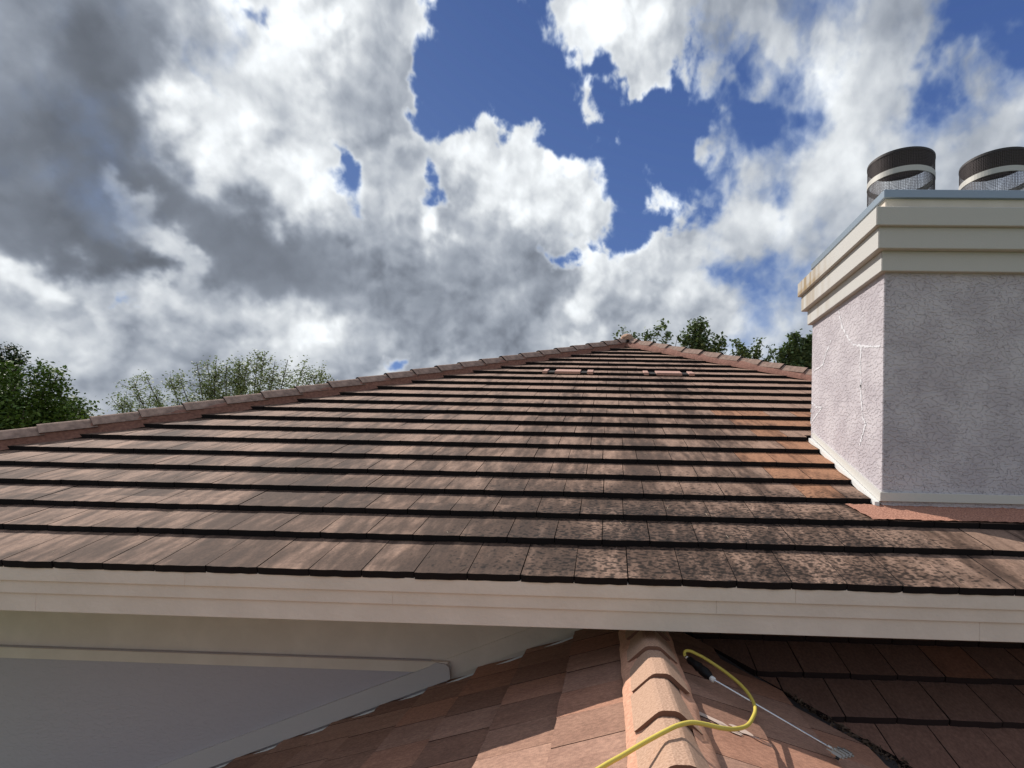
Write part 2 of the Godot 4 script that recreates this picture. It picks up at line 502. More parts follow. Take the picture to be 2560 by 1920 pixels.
func relief(seed_: int, size: int, plateau: bool, freq: float, strength: float) -> ImageTexture:
	var base := noise(seed_, freq, 3, FastNoiseLite.TYPE_SIMPLEX_SMOOTH, 1.1 / freq * 0.35).get_seamless_image(size, size * 2 if plateau else size, false, false, 0.15)
	base.resize(size, size, Image.INTERPOLATE_CUBIC)
	base.convert(Image.FORMAT_L8)
	var a := base.get_data()
	var f_im := noise(seed_ + 1, 0.22, 3).get_seamless_image(size, size, false, false, 0.1)
	f_im.convert(Image.FORMAT_L8)
	var f := f_im.get_data()
	var out := PackedByteArray()
	out.resize(size * size)
	for i in size * size:
		var h := a[i] / 255.0
		if plateau:
			h = smoothstep(0.44, 0.47, h) * 0.75 + h * 0.05
		out[i] = int(clampf(h * 0.85 + f[i] / 255.0 * (0.07 if plateau else 0.15), 0, 1) * 255.0)
	var im := Image.create_from_data(size, size, false, Image.FORMAT_L8, out)
	im.bump_map_to_normal_map(strength)
	return ImageTexture.create_from_image(im)

func blotched(seed_: int, freq: float, c1: Color, c2: Color, size := 512) -> NoiseTexture2D:
	var t := NoiseTexture2D.new()
	t.width = size
	t.height = size
	t.seamless = true
	t.noise = noise(seed_, freq, 5)
	var g := Gradient.new()
	g.set_color(0, c1)
	g.set_color(1, c2)
	g.set_offset(0, 0.25)
	g.set_offset(1, 0.75)
	t.color_ramp = g
	return t

func materials():
	var stain := [0.12, 0.2, 0.15, 0.1, 0.2, 0.35, 0.45, 0.35, 0.4, 0.5, 0.3, 0.35, 0.25, 0.3, 0.3, 0.25]
	var lichen := [0.0, 0.0, 0.0, 0.0, 0.1, 0.0, 0.1, 0.1, 0.0, 0.1, 0.45, 0.5, 0.5, 0.4, 0.5, 0.45]
	var tex := tile_texture(40, rgb(174, 142, 123), rgb(94, 80, 73), stain, lichen)
	var grime_map := roof_grime()
	for k in 5:              # four slight casts of the clean tile; the last is the rusty one near the chimney
		var v := 1.0 - 0.022 * k
		var m := mat("tile%d" % k, Color(v, v, v * 0.99) if k < 4 else Color(1.0, 0.90, 0.80), 0.88)
		m.albedo_texture = tex
		m.detail_enabled = true
		m.detail_blend_mode = BaseMaterial3D.BLEND_MODE_MUL
		m.detail_albedo = grime_map
		m.detail_uv_layer = BaseMaterial3D.DETAIL_UV_2
		m.uv2_triplanar = true
		m.uv2_world_triplanar = true
		m.uv2_triplanar_sharpness = 8.0
		m.uv2_scale = Vector3(1.0 / 16.0, 1.0 / 16.0, 1.0 / 8.0)
		m.uv2_offset = Vector3(0.5, 0.5, 0.5)
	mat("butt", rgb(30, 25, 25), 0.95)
	var low := []
	var none := []
	for k in 16:
		low.append(0.12 + 0.35 * rng.randf())
		none.append(0.0)
	var tex2 := tile_texture(140, rgb(182, 146, 125), rgb(122, 92, 79), low, none)
	for k in 4:
		var m := mat("low%d" % k, [Color(0.97, 0.95, 0.95), Color(0.90, 0.87, 0.86), Color(0.99, 0.92, 0.89), Color(0.83, 0.79, 0.78)][k], 0.9)
		m.albedo_texture = tex2
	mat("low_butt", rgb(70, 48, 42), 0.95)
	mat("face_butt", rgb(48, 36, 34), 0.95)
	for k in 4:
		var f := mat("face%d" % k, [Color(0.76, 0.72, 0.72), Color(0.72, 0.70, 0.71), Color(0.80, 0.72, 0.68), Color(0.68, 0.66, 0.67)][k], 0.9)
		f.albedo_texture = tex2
	var m := mat("cap", rgb(255, 255, 255), 0.9)
	m.albedo_texture = blotched(3, 0.02, rgb(130, 108, 96), rgb(168, 141, 126))
	m.uv1_triplanar = true
	m.uv1_scale = Vector3(1.3, 1.3, 1.3)
	m = mat("low_cap", rgb(255, 255, 255), 0.9)
	m.albedo_texture = blotched(6, 0.09, rgb(164, 131, 109), rgb(198, 164, 140))
	m.uv1_triplanar = true
	m.uv1_scale = Vector3(1.7, 1.7, 1.7)
	m = mat("mortar", rgb(255, 255, 255), 0.95)
	m.albedo_texture = blotched(8, 0.03, rgb(132, 96, 84), rgb(168, 124, 108))
	m.uv1_triplanar = true
	m.uv1_scale = Vector3(2, 2, 2)
	m = mat("low_mortar", rgb(255, 255, 255), 0.95)
	m.albedo_texture = blotched(9, 0.03, rgb(186, 138, 114), rgb(220, 170, 142))
	m.uv1_triplanar = true
	m.uv1_scale = Vector3(3, 3, 3)
	mat("deck", rgb(26, 22, 22), 0.95)
	m = mat("stucco", rgb(255, 255, 255), 0.9)
	m.albedo_texture = blotched(21, 0.006, rgb(193, 185, 189), rgb(208, 201, 204))
	m.uv1_triplanar = true
	m.uv1_scale = Vector3(0.8, 0.8, 0.8)
	m.normal_enabled = true
	m.normal_texture = relief(61, 1024, true, 0.019, 12.0)
	m.normal_scale = 1.15
	m = mat("wall_stucco", rgb(190, 182, 185), 0.9)
	m.uv1_triplanar = true
	m.uv1_scale = Vector3(0.8, 0.8, 0.8)
	m.normal_enabled = true
	m.normal_texture = M.stucco.normal_texture
	m.normal_scale = 0.25
	var fine := relief(71, 512, false, 0.06, 2.0)
	m = mat("trim", rgb(255, 255, 255), 0.85)
	m.albedo_texture = blotched(23, 0.008, rgb(222, 209, 194), rgb(229, 216, 201))
	m.uv1_triplanar = true
	m.uv1_scale = Vector3(0.7, 0.7, 0.7)
	m.normal_enabled = true
	m.normal_texture = fine
	m.normal_scale = 0.35
	m = mat("cornice", rgb(255, 255, 255), 0.85)
	m.vertex_color_use_as_albedo = true
	m.uv1_triplanar = true
	m.uv1_scale = Vector3(2, 2, 2)
	m.normal_enabled = true
	m.normal_texture = fine
	m.normal_scale = 0.5
	mat("smear", rgb(200, 178, 164), 0.9)
	mat("soffit", rgb(206, 198, 186), 0.9)
	mat("caulk", rgb(228, 226, 229), 0.8)
	mat("tin", rgb(150, 162, 172), 0.42, 0.7)
	mat("white_tin", rgb(226, 226, 222), 0.5)
	mat("band", rgb(196, 192, 184), 0.5, 0.25)
	mat("wire", rgb(104, 96, 96), 0.6, 0.5)
	mat("slot_shade", rgb(40, 36, 35), 0.9)  # near-black that paints the shade inside the vent slots
	m = mat("apron", rgb(255, 255, 255), 0.9)
	m.albedo_texture = blotched(25, 0.05, rgb(142, 98, 82), rgb(204, 152, 128))
	m.uv1_triplanar = true
	m.uv1_scale = Vector3(2.5, 2.5, 2.5)
	mat("vent", rgb(190, 150, 134), 0.8)
	mat("hose", rgb(214, 194, 92), 0.42)
	mat("black", rgb(18, 18, 20), 0.5)
	mat("steel", rgb(214, 214, 216), 0.24, 0.85)
	mat("chrome", rgb(226, 222, 214), 0.16, 0.95)
	mat("nozzle", rgb(150, 146, 140), 0.3, 0.8)
	mat("base_trim", rgb(208, 205, 198), 0.7)
	mat("brass", rgb(188, 160, 110), 0.3, 0.85)
	mat("valley", rgb(88, 84, 84), 0.6, 0.3)
	m = mat("litter", rgb(255, 255, 255), 0.95)
	m.vertex_color_use_as_albedo = true
	m = mat("bark", rgb(86, 74, 64), 0.95)
	m = mat("leaf", rgb(255, 255, 255), 0.6)
	m.vertex_color_use_as_albedo = true
	m.backlight_enabled = true
	m.backlight = Color(0.30, 0.36, 0.12)
	mat("grass", rgb(78, 92, 52), 0.95)

# ---------------------------------------------------------------- tiles
var tile_cache := {}

func tile_outline(variant: int) -> PackedVector2Array:      # (x, up the slope) of a whole tile, front edge worn
	var r := RandomNumberGenerator.new()
	r.seed = 900 + variant
	var p := PackedVector2Array()
	for k in 7:
		p.append(Vector2(0.003 + (W - 0.006) * k / 6.0, r.randf_range(-0.003, 0.004) if k % 6 else r.randf_range(0.0, 0.007)))
	p.append(Vector2(W - 0.002, 0.47))
	p.append(Vector2(0.002, 0.47))
	return p

func tile_mesh_into(top: SurfaceTool, side: SurfaceTool, poly: PackedVector2Array, variant: int, xf: Transform3D, u0 := 0.0):
	var n := poly.size()
	var cell := Vector2(variant % 4, variant / 4)
	var idx := Geometry2D.triangulate_polygon(poly)
	for k in range(0, idx.size(), 3):
		var q := []
		var t := []
		for e in 3:
			var p := poly[idx[k + e]]
			q.append(xf * Vector3(p.x, 0, -p.y))
			t.append((cell + Vector2(clampf((p.x - u0) / W, 0.01, 0.99), clampf(1.0 - p.y / 0.47, 0.01, 0.99))) / 4.0)
		var up := xf.basis.y
		if (q[1] - q[0]).cross(q[2] - q[0]).dot(up) > 0:
			tri(top, q[0], q[2], q[1], t[0], t[2], t[1])
		else:
			tri(top, q[0], q[1], q[2], t[0], t[1], t[2])
	var dn := Vector3(0, -TT, 0)
	var ccw := Geometry2D.is_polygon_clockwise(poly)
	for k in n:
		var a := poly[k]
		var b := poly[(k + 1) % n]
		if a.y > 0.4 and b.y > 0.4:
			continue
		var pa := Vector3(a.x, 0, -a.y)
		var pb := Vector3(b.x, 0, -b.y)
		if ccw:
			quad(side, xf * pb, xf * pa, xf * (pa + dn), xf * (pb + dn))
		else:
			quad(side, xf * pa, xf * pb, xf * (pb + dn), xf * (pa + dn))

func tile_mesh(variant: int) -> ArrayMesh:
	if not tile_cache.has(variant):
		var a := begin()
		var b := begin()
		tile_mesh_into(a, b, tile_outline(variant), variant, Transform3D.IDENTITY)
		a.generate_normals()
		b.generate_normals()
		var m := a.commit()
		tile_cache[variant] = b.commit(m)
	return tile_cache[variant]

# lays one tile; near tiles become parts, the rest go into the shared far mesh
func lay_tile(parent: Node, xf: Transform3D, variant: int, top_m: Material, side_m: Material, clips: Array, apart: bool, far: Array):
	var jit := Transform3D(Basis.from_euler(Vector3(rng.randf_range(-0.004, 0.005), rng.randf_range(-0.003, 0.003), rng.randf_range(-0.0045, 0.0045))), Vector3(rng.randf_range(-0.001, 0.001), rng.randf_range(-0.001, 0.001), rng.randf_range(-0.0025, 0.0025)))
	xf = xf * jit
	var polys := [tile_outline(variant)]
	var cut := false
	for cl in clips:                     # each clip: a polygon in tile space to keep (true) or remove (false)
		var next := []
		for p in polys:
			var res: Array = Geometry2D.intersect_polygons(p, cl[0]) if cl[1] else Geometry2D.clip_polygons(p, cl[0])
			for q in res:
				if q.size() > 2 and not (res.size() == 1 and absf(area(q) - area(p)) < 1e-7):
					cut = true
				if q.size() > 2 and absf(area(q)) > 0.0015:
					next.append(q)
			if res.is_empty():
				cut = true
		polys = next
	for p in polys:
		if not apart:
			tile_mesh_into(far[0], far[1], p, variant, xf)
			continue
		var mi := MeshInstance3D.new()
		mi.name = "tile"
		if cut:
			var a := begin()
			var b := begin()
			tile_mesh_into(a, b, p, variant, Transform3D.IDENTITY)
			a.generate_normals()
			b.generate_normals()
			mi.mesh = b.commit(a.commit())
		else:
			mi.mesh = tile_mesh(variant)
		mi.transform = xf
		mi.set_surface_override_material(0, top_m)
		if mi.mesh.get_surface_count() > 1:
			mi.set_surface_override_material(1, side_m)
		parent.add_child(mi, true)

func area(p: PackedVector2Array) -> float:
	var s := 0.0
	for k in p.size():
		var q := p[(k + 1) % p.size()]
		s += p[k].x * q.y - p[k].y * q.x
	return s * 0.5

func half_plane(a: Vector2, dir: Vector2, side: float) -> PackedVector2Array:      # big polygon left (+1) or right (-1) of a line
	var n := Vector2(-dir.y, dir.x) * side
	var d := dir.normalized()
	n = n.normalized()
	return PackedVector2Array([a - d * 40, a + d * 40, a + d * 40 + n * 40, a - d * 40 + n * 40])

func rect(x0: float, y0: float, x1: float, y1: float) -> PackedVector2Array:
	return PackedVector2Array([Vector2(x0, y0), Vector2(x1, y0), Vector2(x1, y1), Vector2(x0, y1)])

func shifted(p: PackedVector2Array, by: Vector2) -> PackedVector2Array:
	var o := PackedVector2Array()
	for q in p:
		o.append(q - by)
	return o

func far_pair() -> Array:
	return [begin(), begin()]

func far_commit(called: String, far: Array, top_m: Material, side_m: Material, parent: Node):
	far[0].generate_normals()
	far[1].generate_normals()
	var mi := MeshInstance3D.new()
	mi.mesh = far[1].commit(far[0].commit())
	mi.mesh.surface_set_material(0, top_m)
	mi.mesh.surface_set_material(1, side_m)
	mi.name = called
	mi.set_meta("kind", "stuff")
	parent.add_child(mi, true)

func course(k: int) -> float:
	return 0.0 if k == 0 else FIRST + EX * k

func roof_point(x: float, d: float, off := 0.0) -> Vector3:
	return Vector3(x, Y0 + d * SN + off * CS, -Z0 - d * CS + off * SN)

func tile_frame(o: Vector3, lat: Vector3, up_slope: Vector3, n: Vector3, e: float) -> Transform3D:
	var tilt := atan(TT / e)
	var u := up_slope * cos(tilt) - n * sin(tilt)
	var nn := n * cos(tilt) + up_slope * sin(tilt)
	return Transform3D(Basis(lat, nn, -u), o)

func upper_roof():
	var roof := holder("upper_roof", house)
	var far := far_pair()
	var n := Vector3(0, CS, SN)
	var u := Vector3(0, SN, -CS)
	var vents := [Vector2(-1.0, -0.245), Vector2(0.502, 1.25)]
	var used := 0
	for k in 23:
		var d := course(k)
		var e := course(k + 1) - d
		var half := (AD - d) * CS
		var z := Z0 + d * CS
		var x0 := -3.474 + (0.14 if k % 2 else 0.0) + 0.012 * sin(k * 2.3)
		var j0 := int(floor((AX - half - x0) / W)) - 1
		var j1 := int(ceil((AX + half - x0) / W)) + 1
		for j in range(j0, j1):
			var x := x0 + j * W
			if x + W < AX - half or x > AX + half:
				continue
			var clips := []
			var here := Vector2(x, d)
			if x < AX - half + 0.6:
				clips.append([shifted(half_plane(Vector2(AX - AD * CS + 0.05, 0), Vector2(CS, 1), -1), here), true])
			if x + W > AX + half - 0.6:
				clips.append([shifted(half_plane(Vector2(AX + AD * CS - 0.05, 0), Vector2(-CS, 1), 1), here), true])
			if k >= 3 and k <= 7 and x + W > 1.9 and x < 3.82:
				clips.append([shifted(rect(1.962 - 0.018 * (k % 2), -1, 3.81, 2.70), here), false])
			if k == 15:
				for v in vents:
					if x + W > v.x and x < v.y:
						clips.append([shifted(rect(v.x, -1, v.y, 9), here), false])
			# which weathering: lichen low in the middle, rust near the chimney, streaks elsewhere
			var r := rng.randf()
			var variant := rng.randi() % 5
			var tint: int = rng.randi() % 4
			var lich := 0.0
			if k == 0:
				lich = clampf(1.1 - absf(x - 1.0) / 1.3, 0.0, 1.0)
			elif k == 1:
				lich = clampf(1.15 - absf(x - 0.9) / 1.2, 0.0, 1.0)
			elif k == 2:
				lich = clampf(0.7 - absf(x - 0.6) / 1.2, 0.0, 1.0)
			if r < lich:
				variant = 10 + rng.randi() % 6
			elif rng.randf() < (0.72 if k < 12 and x < 1.3 else 0.3):
				variant = 5 + rng.randi() % 5
			if x > 1.15 and k >= 3 and k <= 9 and rng.randf() < 0.75:
				tint = 4
				variant = rng.randi() % 5
			elif k >= 13 and k <= 15 and rng.randf() < 0.3:
				tint = 4
				variant = 3
			var seen := x > -1.07 * z - 0.25 and x < 0.80 * z + 0.1
			var apart: bool = seen and used < 300
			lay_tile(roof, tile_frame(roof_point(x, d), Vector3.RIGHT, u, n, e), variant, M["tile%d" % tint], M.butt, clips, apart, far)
			if apart:
				used += 1
	# the other three faces of the hip roof, course by course
	for turn in [PI / 2, PI, -PI / 2]:
		var rot := Transform3D(Basis(Vector3.UP, turn), Vector3.ZERO)
		var about := Transform3D(Basis.IDENTITY, Vector3(APEX.x, 0, APEX.z)) * rot * Transform3D(Basis.IDENTITY, Vector3(-APEX.x, 0, -APEX.z))
		for k in 23:
			var d := course(k)
			var e := course(k + 1) - d
			var h0 := (AD - d) * CS
			var h1 := maxf(0.02, (AD - d - e) * CS)
			var poly := PackedVector2Array([Vector2(AX - h0, 0), Vector2(AX + h0, 0), Vector2(AX + h1, e + 0.03), Vector2(AX - h1, e + 0.03)])
			tile_mesh_into(far[0], far[1], poly, 2, about * tile_frame(roof_point(0, d), Vector3.RIGHT, u, n, e))
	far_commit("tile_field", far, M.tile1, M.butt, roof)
	# dark felt deck below the tiles
	var st := begin()
	var a := APEX + Vector3(0, -0.16, 0)
	var hw := AD * CS - 0.10
	var c := []
	for s in [[-1, 1], [1, 1], [1, -1], [-1, -1]]:
		c.append(Vector3(APEX.x + s[0] * hw, Y0 - 0.075, APEX.z + s[1] * hw))
	for k in 4:
		tri(st, a, c[k], c[(k + 1) % 4])
	obj("felt", st, M.deck, roof)
	# low attic vents let into the sixteenth course
	var d15 := course(15)
	for v in vents:
		var vent := holder("roof_vent", house)
		var fr := tile_frame(roof_point(v.x, d15, 0.006), Vector3.RIGHT, u, n, EX)
		var w: float = v.y - v.x
		var g := [0.075, 0.11, 0.38, 0.10]
		var x := 0.0
		st = begin()
		for k in 3:
			var wide: float = g[0] if k == 0 else (g[2] if k == 1 else w - x)
			add_box(st, Vector3(x, -0.035, -0.44), Vector3(x + wide, 0.004, 0.0), 0.004, fr)
			x += wide
			if k < 2:
				x += g[1] if k == 0 else g[3]
		obj("vent_hood", st, M.vent, vent)
		x = g[0]
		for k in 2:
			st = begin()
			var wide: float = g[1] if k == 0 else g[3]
			add_box(st, Vector3(x + 0.002, -0.034, -0.43), Vector3(x + wide - 0.002, -0.012, -0.004), 0.0, fr)  # solid slab; its dark colour stands in for the shaded opening
			obj("vent_slot", st, M.slot_shade, vent)
			x += wide + g[2]

# ---------------------------------------------------------------- ridge and hip caps
var cap_cache := {}

func cap_mesh(top_m: Material, butt_m: Material, L: float) -> ArrayMesh:
	var key := [top_m, L]
	if cap_cache.has(key):
		return cap_cache[key]
	var prof := [Vector2(-0.135, -0.088), Vector2(-0.056, -0.017), Vector2(-0.041, -0.0055), Vector2(-0.024, 0), Vector2(0.024, 0), Vector2(0.041, -0.0055), Vector2(0.056, -0.017), Vector2(0.135, -0.088)]
	var t := 0.024
	var inner := [Vector2(-0.109, -0.092), Vector2(-0.044, -0.033), Vector2(-0.034, -0.026), Vector2(-0.020, -t), Vector2(0.020, -t), Vector2(0.034, -0.026), Vector2(0.044, -0.033), Vector2(0.109, -0.092)]
	var a := begin()
	var b := begin()
	var back := func(p: Vector2) -> Vector3: return Vector3(p.x * 0.95, p.y - 0.024, -L)
	var front := func(p: Vector2) -> Vector3: return Vector3(p.x, p.y, 0)
	for k in 7:
		quad(a, back.call(prof[k]), back.call(prof[k + 1]), front.call(prof[k + 1]), front.call(prof[k]))
		quad(b, front.call(prof[k]), front.call(prof[k + 1]), front.call(inner[k + 1]), front.call(inner[k]))
		quad(b, front.call(inner[k]), front.call(inner[k + 1]), back.call(inner[k + 1]), back.call(inner[k]))
	for s in [0, 7]:
		quad(b, back.call(prof[s]), front.call(prof[s]), front.call(inner[s]), back.call(inner[s]))
	a.generate_normals()
	b.generate_normals()
	var m := b.commit(a.commit())
	m.surface_set_material(0, top_m)
	m.surface_set_material(1, butt_m)
	cap_cache[key] = m
	return m

# caps and their mortar bed along a line; start is the peak of the lowest cap's front end, along points uphill
func cap_run(called: String, start: Vector3, along: Vector3, count: int, step: float, top_m: Material, butt_m: Material, mortar: Material, drop: float, foot: float, seed_: int, slope_each: Array):
	var run := holder(called, house)
	var z := -along
	var x := Vector3.UP.cross(z).normalized()
	var y := z.cross(x)
	var r := RandomNumberGenerator.new()
	r.seed = seed_
	for k in count:
		var mi := MeshInstance3D.new()
		mi.mesh = cap_mesh(top_m, butt_m, step + 0.035)
		mi.name = "ridge_cap"
		var b := Basis(x, y, z) * Basis.from_euler(Vector3(r.randf_range(-0.006, 0.006), r.randf_range(-0.012, 0.012), r.randf_range(-0.012, 0.012)))
		mi.transform = Transform3D(b, start + along * (step * k) + x * r.randf_range(-0.004, 0.004))
		run.add_child(mi, true)
	for side in 2:
		var s := -1.0 if side == 0 else 1.0
		var st := begin()
		st.set_smooth_group(0)
		var nn := noise(seed_ + side, 6.0, 3)
		var rows := []
		var total := step * count
		var m := int(total / 0.03)
		for i in m + 1:
			var q := total * i / m
			var lump := nn.get_noise_2d(q * 0.5, 3.0) * 0.006
			var lump2 := nn.get_noise_2d(q * 0.5, 9.0) * 0.009
			var p := start + along * q
			var tex := fmod(q, step) / step * 0.02
			rows.append([p + y * -(0.062 + tex * 0.5) + x * s * 0.088, p + y * -(0.082 + tex) + x * s * (0.122 + lump), p + y * -(drop * 0.62 + 0.03) + x * s * (foot * 0.92 + lump2), p + y * -drop + x * s * (foot + lump2 * 1.2)])
		for i in m:
			for c in 3:
				var p: Array = rows[i]
				var q: Array = rows[i + 1]
				if s > 0:
					quad(st, p[c], q[c], q[c + 1], p[c + 1])
				else:
					quad(st, q[c], p[c], p[c + 1], q[c + 1])
		obj("mortar_bed", st, mortar, run)
	return run

func hips():
	for s in [-1.0, 1.0]:
		var up := Vector3(-s, TS, -1).normalized()
		var step := 0.382
		var total := 11.0
		var start := APEX - up * (step * 29 - 0.05) + Vector3(0, 0.128, 0)
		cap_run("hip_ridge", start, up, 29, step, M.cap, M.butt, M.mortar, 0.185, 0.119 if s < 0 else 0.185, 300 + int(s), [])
	for turn in [PI * 0.5, -PI * 0.5]:            # the two hips behind
		var up := Vector3(signf(turn), TS, 1).normalized()
		cap_run("hip_ridge", APEX - up * (0.382 * 29 - 0.05) + Vector3(0, 0.128, 0), up, 29, 0.382, M.cap, M.butt, M.mortar, 0.185, 0.119, 400 + int(turn * 10), [])
	# lump of mortar where the hips meet
	var st := begin()
	st.set_smooth_group(0)
	var nn := noise(55, 5.0, 3)
	var at := APEX + Vector3(0, 0.085, 0.03)
	for i in 10:
		for j in 16:
			var q := []
			for e in [[0, 0], [0, 1], [1, 1], [1, 0]]:
				var th: float = PI * 0.62 * (i + e[0]) / 10.0
				var ph: float = TAU * (j + e[1]) / 16.0
				var v := Vector3(sin(th) * cos(ph), cos(th), sin(th) * sin(ph))
				var rr := 0.105 * (1.0 + 0.35 * nn.get_noise_3dv(v))
				q.append(at + v * Vector3(rr * 1.2, rr * 0.9, rr * 1.2))
			quad(st, q[0], q[3], q[2], q[1])
	obj("apex_mortar", st, M.low_cap, house)

# ---------------------------------------------------------------- eaves and walls
func eaves_and_walls():
	var fascia := holder("fascia", house)
	var hw := AD * CS
	var bands := [[-0.622, -0.705, -3.137, [-2.4, 1.05]], [-0.7056, -0.779, -3.150, [-1.2, 0.62, 3.9]], [-0.7796, -0.886, -3.163, [-3.3, 2.06]]]
	for b in bands:
		var cuts: Array = [AX - hw + 0.02] + b[3] + [AX + hw - 0.02]
		for k in cuts.size() - 1:
			var st := begin()
			add_box(st, Vector3(cuts[k] + 0.0003, b[1], b[2] - 0.05), Vector3(cuts[k + 1] - 0.0003, b[0], b[2]), 0.0016)
			obj("fascia_board", st, M.trim, fascia)
	for turn in [PI / 2, PI, -PI / 2]:
		var about := Transform3D(Basis.IDENTITY, Vector3(APEX.x, 0, APEX.z)) * Transform3D(Basis(Vector3.UP, turn), Vector3.ZERO) * Transform3D(Basis.IDENTITY, Vector3(-APEX.x, 0, -APEX.z))
		var st := begin()
		add_box(st, Vector3(AX - hw + 0.08, -0.886, -3.19), Vector3(AX + hw - 0.08, -0.622, -3.14), 0.003, about)
		obj("fascia_board", st, M.trim, fascia)
	var st := begin()
	add_box(st, Vector3(AX - hw + 0.06, -0.875, APEX.z - hw + 0.06), Vector3(AX + hw - 0.06, -0.855, -3.20))
	obj("soffit", st, M.soffit, house)
	# upper wall, cream, behind the eave
	st = begin()
	add_box(st, Vector3(-6.2, GROUND - 0.3, -16.9), Vector3(6.9, -0.876, -4.20))
	obj("wall", st, M.trim, house)
	# stucco wall a little proud of it, its foot cut along the lower roof
	var yr := func(x: float) -> float: return -1.0 - (0.265 - x) * TS
	st = begin()
	add_slab(st, [Vector2(-6.2, -6.5), Vector2(-2.0, -6.5), Vector2(-1.16, yr.call(-1.16) - 0.06), Vector2(-1.16, -1.50), Vector2(-1.29, -1.4375), Vector2(-6.2, -1.4375)], Vector3(0, 0, -4.16), Vector3.RIGHT, Vector3.UP, Vector3(0, 0, -0.04))
	obj("stucco_wall", st, M.wall_stucco, house)
	# bead along the head of that wall and the raking boards above the lower roof
	st = begin()
	add_slab(st, [Vector2(-6.2, -1.519), Vector2(-1.215, -1.519), Vector2(-1.05 - 0.10, -1.440), Vector2(-6.2, -1.440)], Vector3(0, 0, -4.146), Vector3.RIGHT, Vector3.UP, Vector3(0, 0, -0.035))
	obj("head_trim", st, M.trim, house)
	st = begin()
	var lo := func(x: float) -> float: return yr.call(x) - 0.004
	add_slab(st, [Vector2(-4.2, lo.call(-4.2)), Vector2(-1.128, lo.call(-1.128)), Vector2(-1.138, -1.478), Vector2(-1.165, -1.452), Vector2(-1.235, -1.4405), Vector2(-1.30, lo.call(-1.30) + 0.150), Vector2(-4.2, lo.call(-4.2) + 0.150)], Vector3(0, 0, -4.132), Vector3.RIGHT, Vector3.UP, Vector3(0, 0, -0.03))
	obj("rake_trim", st, M.wall_stucco_trim, house)
	st = begin()
	add_slab(st, [Vector2(-1.20, lo.call(-1.20)), Vector2(0.1, lo.call(0.1)), Vector2(0.1, lo.call(0.1) + 0.147), Vector2(-1.20, lo.call(-1.20) + 0.147)], Vector3(0, 0, -4.186), Vector3.RIGHT, Vector3.UP, Vector3(0, 0, -0.012))
	obj("rake_trim", st, M.trim, house)
	# thin metal flashing between boards and tiles
	st = begin()
	add_slab(st, [Vector2(-4.2, yr.call(-4.2) - 0.03), Vector2(0.1, yr.call(0.1) - 0.03), Vector2(0.1, yr.call(0.1) - 0.018), Vector2(-4.2, yr.call(-4.2) - 0.018)], Vector3(0, 0, -4.120), Vector3.RIGHT, Vector3.UP, Vector3(0, 0, -0.004))
	obj("flashing", st, M.white_tin, house)

